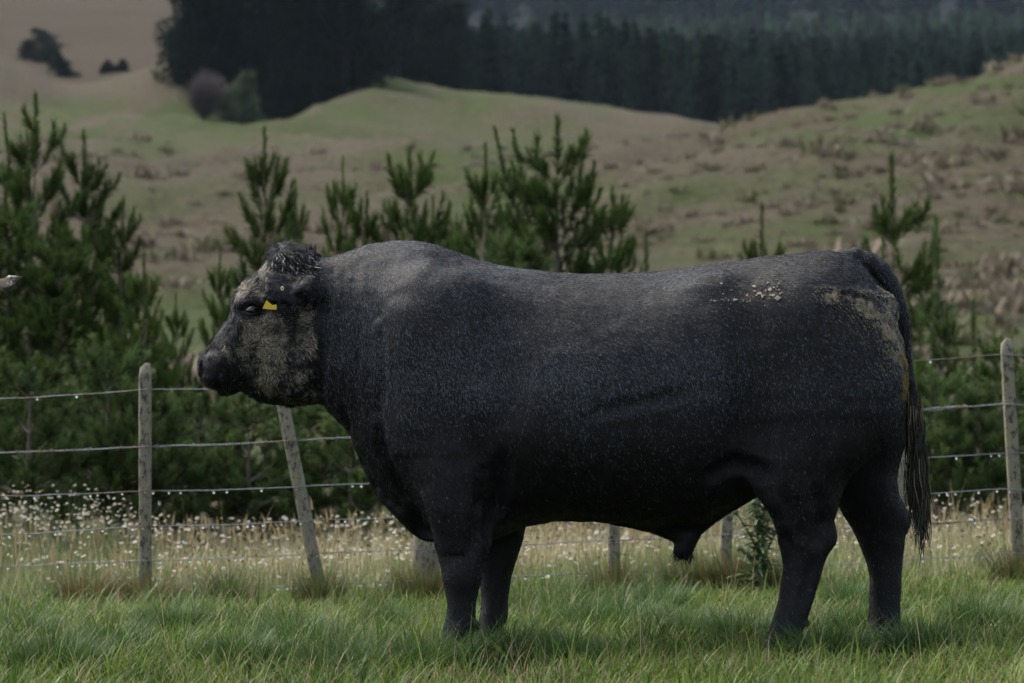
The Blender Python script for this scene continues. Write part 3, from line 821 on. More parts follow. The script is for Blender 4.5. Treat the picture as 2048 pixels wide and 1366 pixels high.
# ---------------------------------------------------------------- fence
def build_fence():
    r = np.random.default_rng(88)
    wood, n, b, out = new_mat("weathered_wood")
    gr = noise_node(n, 70, 5, stretch=(1, 1, .10), rough=.7); sp = noise_node(n, 55, 4, stretch=(1, 1, .45), rough=.7); li = noise_node(n, 9, 5, rough=.7); fine = noise_node(n, 190, 3)
    c = mix(n, gr, (.12, .106, .078), (.30, .27, .21))
    c = mix(n, ramp(n, li, [(.46, 0.0), (.62, .65)]), c, (.23, .215, .10))                 # lichen
    c = mix(n, ramp(n, sp, [(.52, 0.0), (.60, .92)]), c, (.045, .04, .033))                # dark pits
    c = mix(n, ramp(n, fine, [(.64, 0.0), (.70, .7)]), c, (.50, .49, .42))                # pale lichen specks
    tc = nd(n, "ShaderNodeTexCoord"); sx = nd(n, "ShaderNodeSeparateXYZ"); n.links.new(tc.outputs['Object'], sx.inputs[0])
    a = nd(n, "ShaderNodeMath", operation='MULTIPLY_ADD'); n.links.new(li, a.inputs[0]); a.inputs[1].default_value = .5; n.links.new(sx.outputs['Z'], a.inputs[2])
    c = mix(n, ramp(n, a.outputs[0], [(.28, .8), (.60, 0.0)]), c, (.05, .045, .034))      # darker towards the foot
    n.links.new(c, b.inputs['Base Color']); b.inputs['Roughness'].default_value = .85; b.inputs['Specular IOR Level'].default_value = .25
    bump(n, gr, .8, .006, b, bump(n, sp, .5, .004, None))
    wirem, n, b, out = new_mat("galvanised_wire")
    rn = noise_node(n, 3.0, 5, rough=.75)
    c = mix(n, ramp(n, rn, [(.48, 0.0), (.60, 1.0)]), (.20, .215, .235), (.15, .085, .05)); n.links.new(c, b.inputs['Base Color'])
    b.inputs['Metallic'].default_value = .6; b.inputs['Roughness'].default_value = .45
    water = simple_mat("rain_water", (1, 1, 1), .0, .5)
    wb = water.node_tree.nodes["Principled BSDF"]; wb.inputs['Transmission Weight'].default_value = 1.0; wb.inputs['IOR'].default_value = 1.33
    root = empty("wire_fence", (0, FENCE_Y, 0), "weathered post and wire fence hung with raindrops behind the bull", "fence")

    def post(top, bot, w_top, w_bot, lab, depth=.8, seed=0, roundness=3.0):
        """top and bot are photo pixels on the fence plane; widths in metres."""
        rr = np.random.default_rng(seed)
        a = P(top[0], top[1], FENCE_Y + .035); c = P(bot[0], bot[1], FENCE_Y + .035)
        c = c + (c - a) / (a[2] - c[2]) * .12                              # set into the soil
        K = 26; t = np.linspace(0, 1, K)
        m_ = 20; an = np.arange(m_) / m_ * 2 * pi
        ca, sa = np.cos(an), np.sin(an)
        e = 2 / roundness
        ux = np.sign(ca) * np.abs(ca) ** e; uy = np.sign(sa) * np.abs(sa) ** e
        rows = []
        for i in range(K):
            tt = t[i]; hw = (w_top + (w_bot - w_top) * tt) / 2
            cap = min(1.0, .80 + tt * 12)
            jit = 1 + .045 * np.array([vnoise(np.array(k * .8), np.array(tt * 9), seed) for k in range(m_)])
            rows.append(np.stack([ux * hw * jit * cap, uy * hw * depth * jit * cap, np.full(m_, (a[2] - c[2]) * (1 - tt)) + (.012 * ux * (tt == 0))], -1) + np.array([(a[0] - c[0]) * (1 - tt), 0, 0]))
        v = np.concatenate(rows)
        topc = rows[0].mean(0) + np.array([0, 0, .012]); botc = rows[-1].mean(0)
        v = np.concatenate([v, [topc], [botc]])
        i, j = np.meshgrid(np.arange(K - 1), np.arange(m_), indexing='ij')
        q = np.stack([i * m_ + j, (i + 1) * m_ + j, (i + 1) * m_ + (j + 1) % m_, i * m_ + (j + 1) % m_], -1).reshape(-1, 4)
        tri = [(K * m_, k, (k + 1) % m_) for k in range(m_)] + [(K * m_ + 1, (K - 1) * m_ + (k + 1) % m_, (K - 1) * m_ + k) for k in range(m_)]
        mb = MB(); mb.add(v, q=q, t=tri)
        o = mb.build("post", wood, root, loc=tuple(np.array([c[0], c[1], c[2]]) - np.array([0, FENCE_Y, 0])))
        tag(o, lab)
    post((290, 731), (291, 1196), .060, .063, "upright round-topped grey post in front of the pines", seed=1)
    post((548, 720), (643, 1196), .062, .068, "leaning lichened post under the bull's jaw", seed=2)
    post((850, 660), (853, 1188), .120, .132, "broad post behind the foreleg", seed=3, roundness=2.2)
    post((1221, 745), (1230, 1186), .058, .062, "post under the middle of the belly", seed=4)
    post((1462, 720), (1450, 1180), .058, .062, "post beside the thistle", seed=5)
    post((1815, 700), (1793, 1174), .050, .055, "pale thin post behind the rump", seed=6)
    post((2012, 682), (2040, 1172), .058, .066, "square-topped lichened post at the right", seed=7, roundness=4.5)

    WX = np.array([-120, 0, 290, 640, 1225, 1450, 2010, 2048, 2180], float)
    WR = [
        ([800, 795, 778, 765, 745, 737, 709, 708, 704]),
        ([908, 903, 893, 878, 852, 842, 808, 808, 803]),
        ([994, 990, 982, 971, 944, 934, 906, 904, 899]),
        ([1072, 1068, 1052, 1040, 1016, 1006, 978, 977, 972]),
        ([1133, 1130, 1120, 1106, 1079, 1069, 1037, 1036, 1031]),
        ([1196, 1195, 1185, 1168, 1142, 1139, 1107, 1105, 1101]),
    ]
    labs = ["plain top wire", "two-strand barbed wire, second from the top", "third wire, rusty and beaded with drops", "fourth wire", "fifth wire beaded with drops", "lowest wire just above the grass"]
    seg = [(-120, 290), (290, 640), (640, 1225), (1225, 1450), (1450, 2010), (2010, 2180)]
    dm = MB()
    th, ph = np.meshgrid(np.linspace(0, pi, 7), np.arange(8) / 8 * 2 * pi, indexing='ij')
    dv = np.stack([np.sin(th) * np.cos(ph) * .0064, np.sin(th) * np.sin(ph) * .0064, np.cos(th) * .0072], -1)
    i, j = np.meshgrid(np.arange(6), np.arange(8), indexing='ij')
    dm.add(dv.reshape(-1, 3), q=np.stack([i * 8 + j, (i + 1) * 8 + j, (i + 1) * 8 + (j + 1) % 8, i * 8 + (j + 1) % 8], -1).reshape(-1, 4))
    dme = dm.mesh("water_drop", water)
    for k, ys in enumerate(WR):
        xs = np.arange(-120, 2180.1, 6.0)
        y = np.interp(xs, WX, ys)
        for a_, b_ in seg:                                                # slight slack between posts
            m_ = (xs >= a_) & (xs <= b_); y[m_] += (2.5 if k else 4.0) * np.sin((xs[m_] - a_) / (b_ - a_) * pi)
        y += .9 * vnoise(xs / 60, xs * 0 + k * 9, 95) + .4 * vnoise(xs / 17, xs * 0 + k * 5, 96)
        pts = P(xs, y, FENCE_Y - .008) - np.array([0, FENCE_Y, 0])
        mb = MB()
        if k == 1:
            s = np.linspace(0, 1, 2400); pp = np.stack([np.interp(s * 2300 - 120, xs, pts[:, i_]) for i_ in range(3)], -1)
            for off in (0, pi):
                tw = pp[:, 0] / .032 * 2 * pi + off
                rad_ = .0026 + .006 * np.exp(-((s * 2300 - 120 - 1875) / 25) ** 2)
                mb.add(*tube_arrays(pp + np.stack([0 * tw, np.cos(tw) * rad_, np.sin(tw) * rad_], -1), .0017, 5))
            bx = np.arange(-100, 2180, 70.0) + r.uniform(-9, 9, 33)[:len(np.arange(-100, 2180, 70.0))]
            for q_ in bx:
                c0 = np.array([np.interp(q_, xs, pts[:, i_]) for i_ in range(3)])
                for z_ in (-.004, .004):
                    hx = np.linspace(0, 2 * pi * 1.6, 14)
                    coil = c0 + np.stack([z_ + np.linspace(-.003, .003, 14), np.cos(hx) * .0055, np.sin(hx) * .0055], -1)
                    mb.add(*tube_arrays(coil, .0013, 4))
                for sgn in (-1, 1):
                    d = norm(np.array([r.normal(0, .7), r.normal(0, .6), sgn * 1.0]))
                    mb.add(*tube_arrays(np.stack([c0 - d * .004, c0 + d * .009, c0 + d * .019]), np.array([.0014, .0013, .0005]), 4))
            for q_ in np.arange(1890, 1935, 4.0):                       # the wrapped joint near the tail
                c0 = np.array([np.interp(q_, xs, pts[:, i_]) for i_ in range(3)]); hx = np.linspace(0, 2 * pi, 9)
                mb.add(*tube_arrays(c0 + np.stack([np.linspace(-.005, .005, 9), np.cos(hx) * .007, np.sin(hx) * (.007 + .003 * r.random())], -1), .0022, 5))
        else:
            mb.add(*tube_arrays(pts, .0023, 6))
            if k == 4:
                for q_ in np.arange(1868, 1922, 5.0):
                    c0 = np.array([np.interp(q_, xs, pts[:, i_]) for i_ in range(3)]); hx = np.linspace(0, 2 * pi, 9)
                    mb.add(*tube_arrays(c0 + np.stack([np.linspace(-.006, .006, 9), np.cos(hx) * .006, np.sin(hx) * .007], -1), .002, 5))
        w = mb.build("wire", wirem, root); tag(w, labs[k])
        # drops hanging under the wire
        cnt = {0: 3, 1: 0, 2: 26, 3: 34, 4: 50, 5: 26}[k]
        if k in (0,): qs = [74, 153, 1861]
        else:
            qs = []
            x0 = 0.0
            while x0 < 2048 and cnt:
                x0 += r.choice([r.uniform(9, 22), r.uniform(20, 60), r.uniform(40, 110)], p=[.42, .38, .2]) * (1.0 if k > 2 else 1.3)
                qs.append(x0)
            hid = {2: (745, 1800), 3: (800, 1660), 4: (880, 1050), 5: (880, 1050)}.get(k, (0, 0))
            qs = [a_ for a_ in qs if not hid[0] < a_ < hid[1] and not 1560 < a_ < 1660]
        for q_ in qs:
            o = bpy.data.objects.new("water_drop", dme); COL.objects.link(o); o.parent = w
            s = r.uniform(.75, 1.15)
            o.scale = (s, s, s)
            o.location = [np.interp(q_, xs, pts[:, i_]) - (0, 0, .0074)[i_] for i_ in range(3)]
            o.location.z -= .0012 * s

    # thistle growing at the fence line by the hind leg
    th_ = empty("thistle", tuple(P(1524, 1180, 3.35)), "spiny grey-green thistle growing beside a post and the near hind leg", "plant", None)
    stm = MB(); lv = MB(); hb = MB()
    def branch(p0, p1, rad, nl, sz):
        t = np.linspace(0, 1, 7)[:, None]
        pth = p0 + (p1 - p0) * t + np.array([0, 0, 1.0]) * .05 * np.sin(t * pi) * np.linalg.norm(p1 - p0)
        stm.add(*tube_arrays(pth, np.linspace(rad, rad * .55, 7), 6), c=(.13, .17, .08))
        for m_ in range(nl):
            tb = r.uniform(.03, .97); c0 = np.array([np.interp(tb, t[:, 0], pth[:, i_]) for i_ in range(3)])
            az = r.uniform(0, 6.28); L_ = sz * r.uniform(.6, 1.25) * (1.15 - .5 * tb); el = r.uniform(-.1, .9)
            d = np.array([math.cos(az) * math.cos(el), math.sin(az) * math.cos(el), math.sin(el)]); sd = norm(np.cross(d, [0, 0, 1.]))
            up = np.cross(sd, d)
            us = np.linspace(0, 1, 9); zig = np.where(np.arange(9) % 2 == 0, .35, 1.0) * (1 - us * .85) * L_ * .24
            cen = c0 + d * (us * L_)[:, None] - up * (us ** 2 * L_ * .35)[:, None]
            v = np.stack([cen - sd * zig[:, None] + up * (zig * .4)[:, None], cen, cen + sd * zig[:, None] + up * (zig * .4)[:, None]], 1).reshape(-1, 3)
            q = []
            for a_ in range(8):
                for b_ in range(2): q.append((a_ * 3 + b_, a_ * 3 + b_ + 1, a_ * 3 + 4 + b_, a_ * 3 + 3 + b_))
            lv.add(v, q=q, c=np.array([.125, .175, .085]) * r.uniform(.7, 1.4))
        return pth[-1]
    top = branch(np.zeros(3), np.array([-.02, 0, .455]), .0095, 95, .125)
    heads = [top]
    for (z0, dx, dz) in ((.17, -.115, .20), (.10, .10, .22), (.20, .07, .19), (.25, -.03, .17), (.08, -.10, .12), (.13, .05, .26), (.27, .035, .15)):
        heads.append(branch(np.array([-.01, 0, z0]), np.array([dx - .01, r.normal(0, .05), z0 + dz]),   .006, 30, .080))
    for hd_ in heads:
        tt, pp = np.meshgrid(np.linspace(0, pi, 7), np.arange(12) / 12 * 2 * pi, indexing='ij')
        rad = .0125 * (1 + .25 * (np.arange(12) % 2))
        v = np.stack([np.sin(tt) * np.cos(pp) * rad, np.sin(tt) * np.sin(pp) * rad, np.cos(tt) * .015], -1) + hd_
        i, j = np.meshgrid(np.arange(6), np.arange(12), indexing='ij')
        hb.add(v.reshape(-1, 3), q=np.stack([i * 12 + j, (i + 1) * 12 + j, (i + 1) * 12 + (j + 1) % 12, i * 12 + (j + 1) % 12], -1).reshape(-1, 4), c=(.12, .16, .09))
        for m_ in range(16):
            d = norm(r.normal(size=3) + np.array([0, 0, .5]))
            hb.add(*tube_arrays(np.stack([hd_ + d * .010, hd_ + d * .024]), np.array([.0016, .0004]), 3), c=(.20, .23, .14))
    lm = leaf_mat("thistle_green", .6, .3, .25)
    stm.build("stem", lm, th_); lv.build("leaves", lm, th_, smooth=False); hb.build("flower_buds", lm, th_)

    # broken lichen-covered limb of a dead tree standing just left of the view
    bark, n, b, out = new_mat("lichen_bark")
    f = noise_node(n, 26, 6, rough=.75, stretch=(.5, 1, 1)); l2 = noise_node(n, 40, 4, rough=.7)
    c = mix(n, f, (.05, .04, .03), (.20, .16, .12)); c = mix(n, ramp(n, l2, [(.52, 0.0), (.60, 1.0)]), c, (.42, .42, .34))
    n.links.new(c, b.inputs['Base Color']); b.inputs['Roughness'].default_value = .9; bump(n, f, 1.0, .02, b)
    tip = P(33, 553, .1); gx = -3.1
    gz = float(ground_z(gx, .35))
    dt = empty("dead_tree", (gx, .35, gz), "dead tree whose broken lichened limb pokes in at the left edge", "tree")
    zz = np.linspace(-.1, 2.3, 12)
    t_ = MB(); t_.add(*tube_arrays(np.stack([.05 * np.sin(zz * 2), .04 * np.cos(zz * 1.7), zz], -1), np.linspace(.17, .07, 12) * (1 + .08 * np.sin(np.arange(12) * 2.1)), 14)); t_.build("trunk", bark, dt)
    b0 = np.array([.03, 0, 1.12]); b1 = tip - np.array([gx, .35, gz])
    s = np.linspace(0, 1, 60)[:, None]
    pth = b0 + (b1 - b0) * s + np.array([0, 0, .03]) * np.sin(s * 4)
    v, q, tr_ = tube_arrays(pth, np.interp(s[:, 0], [0, .6, .93, 1], [.062, .040, .027, .020]), 16)
    rng_ = np.random.default_rng(4)
    v = v + .007 * np.stack([n3(v, 28, 171), n3(v, 34, 173), n3(v, 30, 175)], 1) + .006 * np.stack([n3(v, 80, 177) * 1.6, n3(v, 90, 179), n3(v, 85, 181)], 1)
    endm = np.arange(len(v)) >= 58 * 16; endm[-2:] = False; endm[-1] = True
    v[endm] += rng_.normal(0, 1, (endm.sum(), 3)) * np.array([.012, .004, .004])
    lb = MB(); lb.add(v, q=q, t=tr_); lb.build("branch", bark, dt)


if DO['fence']: build_fence()

# ---------------------------------------------------------------- the bull
H = 0.0072


class Field:
    """A signed-distance block that solids are blended into."""
    def __init__(self, lo, hi, h):
        self.lo = np.array(lo, float); self.h = h
        self.n = (np.ceil((np.array(hi) - self.lo) / h).astype(int) + 1)
        self.ax = [self.lo[i] + np.arange(self.n[i]) * h for i in range(3)]
        self.F = np.full(self.n, 1.0, np.float32)

    def sub(self, lo, hi):
        sl = []
        for i in range(3):
            a = int(np.clip(np.floor((lo[i] - self.lo[i]) / self.h), 0, self.n[i] - 1))
            b = int(np.clip(np.ceil((hi[i] - self.lo[i]) / self.h) + 1, a + 1, self.n[i]))
            sl.append(slice(a, b))
        x = self.ax[0][sl[0]].astype(np.float32)[:, None, None]; y = self.ax[1][sl[1]].astype(np.float32)[None, :, None]
        z = self.ax[2][sl[2]].astype(np.float32)[None, None, :]
        return tuple(sl), x, y, z

    def union(self, sl, d, k):
        a = self.F[sl]
        if k <= 0: self.F[sl] = np.minimum(a, d); return
        h = np.clip(0.5 + 0.5 * (a - d) / k, 0, 1)
        self.F[sl] = a * (1 - h) + d * h - k * h * (1 - h)

    def carve(self, sl, d, k):
        a = self.F[sl]; d = -d
        h = np.clip(0.5 - 0.5 * (a - d) / k, 0, 1)
        self.F[sl] = a * (1 - h) + d * h + k * h * (1 - h)

    def ellipsoid(self, c, r, k=0.05, carve=False, rot=None):
        c = np.asarray(c); r = np.broadcast_to(np.asarray(r, float), (3,)); m = max(r) + k + 0.03
        sl, x, y, z = self.sub(c - m, c + m)
        dx, dy, dz = x - c[0], y - c[1], z - c[2]
        if rot:                                   # turn about Y
            ca, sa = math.cos(rot), math.sin(rot)
            dx, dz = dx * ca + dz * sa, -dx * sa + dz * ca
        q = np.sqrt((dx / r[0]) ** 2 + (dy / r[1]) ** 2 + (dz / r[2]) ** 2)
        d = (q - 1) * min(r)
        (self.carve if carve else self.union)(sl, d, k)

    def capsule(self, a, b, ra, rb, k=0.03, carve=False):
        a = np.asarray(a, float); b = np.asarray(b, float); m = max(ra, rb) + k + 0.03
        sl, x, y, z = self.sub(np.minimum(a, b) - m, np.maximum(a, b) + m)
        ab = b - a; L2 = ab @ ab
        t = np.clip(((x - a[0]) * ab[0] + (y - a[1]) * ab[1] + (z - a[2]) * ab[2]) / L2, 0, 1)
        d = np.sqrt((x - a[0] - t * ab[0]) ** 2 + (y - a[1] - t * ab[1]) ** 2 + (z - a[2] - t * ab[2]) ** 2) - (ra + (rb - ra) * t)
        (self.carve if carve else self.union)(sl, d, k)

    def groove(self, pts, depth, s, R=.032, k=.022):
        """A crease along photo-side points, cut a given depth below the present surface of side s."""
        pts = np.array(pts, float)
        t = np.linspace(0, 1, 4 * len(pts)); u = np.linspace(0, 1, len(pts))
        px, py, dp = np.interp(t, u, pts[:, 0]), np.interp(t, u, pts[:, 1]), np.interp(t, u, depth)
        Ys = np.arange(.48, .02, -.004)
        c = []
        for a, b, d in zip(px, py, dp):
            q = P(a, b, s * Ys); ii = np.round((q - self.lo) / self.h).astype(int)
            ii = np.clip(ii, 0, self.n - 1)
            f = self.F[ii[:, 0], ii[:, 1], ii[:, 2]]
            j = np.argmax(f < 0) if (f < 0).any() else None
            c.append(None if j is None else P(a, b, s * (Ys[j] + R - d + .35 * k)))
        for i in range(len(c) - 1):
            if c[i] is not None and c[i + 1] is not None and np.linalg.norm(c[i] - c[i + 1]) < .12: self.capsule(c[i], c[i + 1], R, R, k, True)

    def chain(self, pts, rs, k=0.03, carve=False):
        for i in range(len(pts) - 1): self.capsule(pts[i], pts[i + 1], rs[i], rs[i + 1], k, carve)


def poly_sdf(px, pz, X, Z):
    """2-D signed distance to a closed polygon on the grid X (n,1), Z (1,m)."""
    d = np.full(np.broadcast(X, Z).shape, 1e9, np.float32); s = np.ones(d.shape, np.float32)
    n = len(px)
    for i in range(n):
        j = (i + n - 1) % n
        ex, ez = px[j] - px[i], pz[j] - pz[i]
        wx, wz = X - px[i], Z - pz[i]
        t = np.clip((wx * ex + wz * ez) / (ex * ex + ez * ez), 0, 1)
        d = np.minimum(d, (wx - ex * t) ** 2 + (wz - ez * t) ** 2)
        c1 = Z >= pz[i]; c2 = Z < pz[j]; c3 = ex * wz > ez * wx
        flip = (c1 & c2 & c3) | (~c1 & ~c2 & ~c3)
        s = np.where(flip, -s, s)
    return s * np.sqrt(d)


def surface_nets(F, lo, h):
    n = F.shape
    ins = F < 0
    cnt = np.zeros((n[0] - 1, n[1] - 1, n[2] - 1), np.int8)
    offs = [(i, j, k) for i in (0, 1) for j in (0, 1) for k in (0, 1)]
    for i, j, k in offs:
        cnt += ins[i:n[0] - 1 + i, j:n[1] - 1 + j, k:n[2] - 1 + k]
    act = (cnt > 0) & (cnt < 8)
    idx = np.argwhere(act)
    vid = np.full(act.shape, -1, np.int64); vid[act] = np.arange(len(idx))
    cv = {o: F[idx[:, 0] + o[0], idx[:, 1] + o[1], idx[:, 2] + o[2]].astype(float) for o in offs}
    pos = np.zeros((len(idx), 3)); num = np.zeros(len(idx))
    for a in offs:
        for ax in range(3):
            if a[ax] == 0:
                b = list(a); b[ax] = 1; b = tuple(b)
                fa, fb = cv[a], cv[b]
                m = (fa < 0) != (fb < 0)
                t = np.where(m, fa / np.where(m, fa - fb, 1), 0)
                p = np.array(a, float)[None].repeat(len(idx), 0); p[:, ax] += t
                pos += p * m[:, None]; num += m
    pos = (pos / num[:, None] + idx) * h + lo
    quads = []
    for ax in range(3):
        o1, o2 = (ax + 1) % 3, (ax + 2) % 3
        s0 = [slice(1, -1)] * 3; s1 = [slice(1, -1)] * 3
        s0[ax] = slice(0, -1); s1[ax] = slice(1, None)
        a = ins[tuple(s0)]; b = ins[tuple(s1)]
        e = np.argwhere(a != b)
        g = e + 1; g[:, ax] = e[:, ax]
        flip = b[tuple(e.T)]
        def cell(d1, d2):
            c = g.copy(); c[:, o1] += d1; c[:, o2] += d2
            return vid[tuple(c.T)]
        q = np.stack([cell(-1, -1), cell(0, -1), cell(0, 0), cell(-1, 0)], -1)
        q[flip] = q[flip][:, ::-1]
        quads.append(q)
    return pos, np.concatenate(quads)


def relax(v, q, it, lam=0.5):
    e = np.concatenate([q[:, [0, 1]], q[:, [1, 2]], q[:, [2, 3]], q[:, [3, 0]]])
    deg = np.bincount(e.ravel(), minlength=len(v)).astype(float)
    for s in range(it):
        for l in (lam, -lam * 1.03):
            acc = np.stack([np.bincount(e[:, 0], v[e[:, 1], i], len(v)) + np.bincount(e[:, 1], v[e[:, 0], i], len(v)) for i in range(3)], 1)
            v = v + l * (acc / deg[:, None] - v)
    return v


NEAR, FAR = -0.235, 0.235           # the planes of the near and far legs
HEAD = [(640, 803), (612, 811), (575, 813), (540, 808), (515, 803), (501, 793), (489, 783), (478, 781), (468, 787), (454, 791),
        (440, 787), (431, 778), (418, 775), (408, 766), (401, 756), (396, 743), (395, 730), (399, 718), (406, 710), (414, 701),
        (421, 690), (433, 670), (445, 654), (456, 638), (461, 624), (464, 606), (468, 590), (478, 575), (495, 558), (515, 545),
        (530, 530), (535, 512), (542, 498), (552, 489), (565, 486), (582, 489), (600, 497), (618, 506), (635, 518), (670, 530),
        (720, 560), (760, 650), (740, 760), (700, 800), (665, 800)]
HEADW = [(398, 738, .060), (415, 765, .058), (432, 742, .078), (445, 700, .072), (450, 778, .050), (455, 655, .075), (470, 680, .088), (470, 735, .080),
         (488, 775, .062), (480, 600, .098), (500, 618, .122), (520, 560, .120), (560, 500, .085), (600, 510, .10), (560, 560, .130), (560, 650, .138),
         (535, 735, .112), (560, 790, .072), (600, 620, .145), (620, 720, .128), (610, 795, .072), (680, 600, .18), (690, 740, .15), (640, 540, .14)]
SHEATH = [(1250, 1030), (1290, 1060), (1312, 1070), (1332, 1078), (1348, 1086), (1346, 1103), (1359, 1119), (1377, 1117), (1390, 1095), (1403, 1070),
          (1420, 1054), (1445, 1034), (1490, 998), (1528, 966), (1500, 930), (1400, 960), (1300, 990)]
# px, top, bottom, half width, taper (wider at the top > 0), exponent
TRUNK = [(590, 560, 760, .12, .0, 2.0), (620, 527, 792, .150, .0, 2.1), (645, 520, 805, .175, .0, 2.1), (700, 510, 866, .205, .12, 2.1), (740, 500, 965, .235, .25, 2.1), (765, 496, 1006, .255, .32, 2.1),
         (800, 493, 1044, .285, .38, 2.15), (845, 498, 1076, .315, .38, 2.2), (900, 517, 1092, .345, .32, 2.3), (985, 530, 1080, .375, .20, 2.35), (1050, 541, 1053, .395, .10, 2.35),
         (1110, 548, 1040, .41, .05, 2.3), (1200, 550, 1043, .42, .0, 2.25), (1300, 545, 1056, .42, .0, 2.25), (1400, 533, 1046, .405, .03, 2.3),
         (1460, 526, 1018, .385, .06, 2.35), (1525, 517, 980, .365, .10, 2.45), (1600, 507, 950, .350, .12, 2.5), (1650, 501, 930, .33, .12, 2.5), (1690, 510, 905, .305, .10, 2.4),
         (1720, 526, 875, .28, .05, 2.3), (1750, 562, 850, .24, .0, 2.2), (1772, 604, 822, .20, .0, 2.1), (1786, 648, 792, .15, .0, 2.0), (1795, 690, 755, .09, .0, 2.0), (1799, 712, 728, .03, .0, 2.0)]
FORE_N = [(640, 800, 985, -.13, .10), (760, 795, 1005, -.175, .10), (830, 806, 1008, -.20, .105), (900, 826, 1000, -.222, .102), (940, 836, 992, -.232, .098), (968, 842, 986, -.232, .094), (1000, 850, 987, -.23, .090), (1052, 863, 986, -.225, .084),
          (1090, 871, 982, -.22, .078), (1115, 877, 975, -.22, .072), (1148, 884, 966, -.22, .068), (1175, 890, 957, -.22, .062), (1210, 896, 950, -.22, .052), (1235, 894, 949, -.22, .052), (1256, 888, 947, -.22, .056), (1285, 883, 944, -.22, .060), (1312, 880, 946, -.22, .062), (1332, 878, 947, -.22, .062)]
FORE_F = [(850, 860, 1050, .21, .10), (960, 900, 1056, .21, .095), (1040, 930, 1052, .20, .085), (1075, 942, 1046, .20, .080), (1115, 953, 1034, .20, .072), (1156, 960, 1020, .20, .064), (1198, 964, 1014, .20, .054), (1231, 961, 1014, .20, .054), (1258, 956, 1004, .20, .058), (1285, 950, 1010, .20, .060), (1308, 948, 1012, .20, .060)]
HIND_N = [(600, 1520, 1770, -.15, .14), (690, 1485, 1793, -.19, .155), (760, 1472, 1798, -.205, .16), (820, 1478, 1789, -.215, .158), (870, 1492, 1768, -.22, .15), (915, 1508, 1726, -.225, .14), (950, 1522, 1690, -.225, .128), (985, 1532, 1682, -.225, .115), (1015, 1540, 1677, -.225, .10),
          (1040, 1547, 1668, -.225, .088), (1060, 1552, 1668, -.225, .078), (1078, 1557, 1668, -.225, .072), (1100, 1561, 1661, -.225, .066), (1119, 1564, 1653, -.225, .060), (1156, 1565, 1641, -.225, .052), (1193, 1559, 1630, -.225, .050), (1230, 1550, 1617, -.225, .054), (1256, 1541, 1607, -.225, .060), (1285, 1534, 1602, -.225, .062), (1318, 1528, 1606, -.225, .062)]
HIND_F = [(760, 1560, 1806, .20, .15), (830, 1580, 1813, .215, .15), (880, 1600, 1808, .22, .14), (915, 1630, 1797, .225, .125), (952, 1655, 1791, .225, .115), (985, 1668, 1796, .225, .105), (1015, 1681, 1810, .225, .092), (1038, 1692, 1815, .225, .082), (1056, 1703, 1812, .225, .074), (1075, 1713, 1808, .225, .068), (1115, 1729, 1804, .225, .058), (1156, 1740, 1801, .225, .050), (1193, 1741, 1799, .225, .048), (1223, 1739, 1798, .225, .052), (1245, 1736, 1799, .225, .056), (1270, 1730, 1801, .225, .060), (1292, 1728, 1803, .225, .060)]


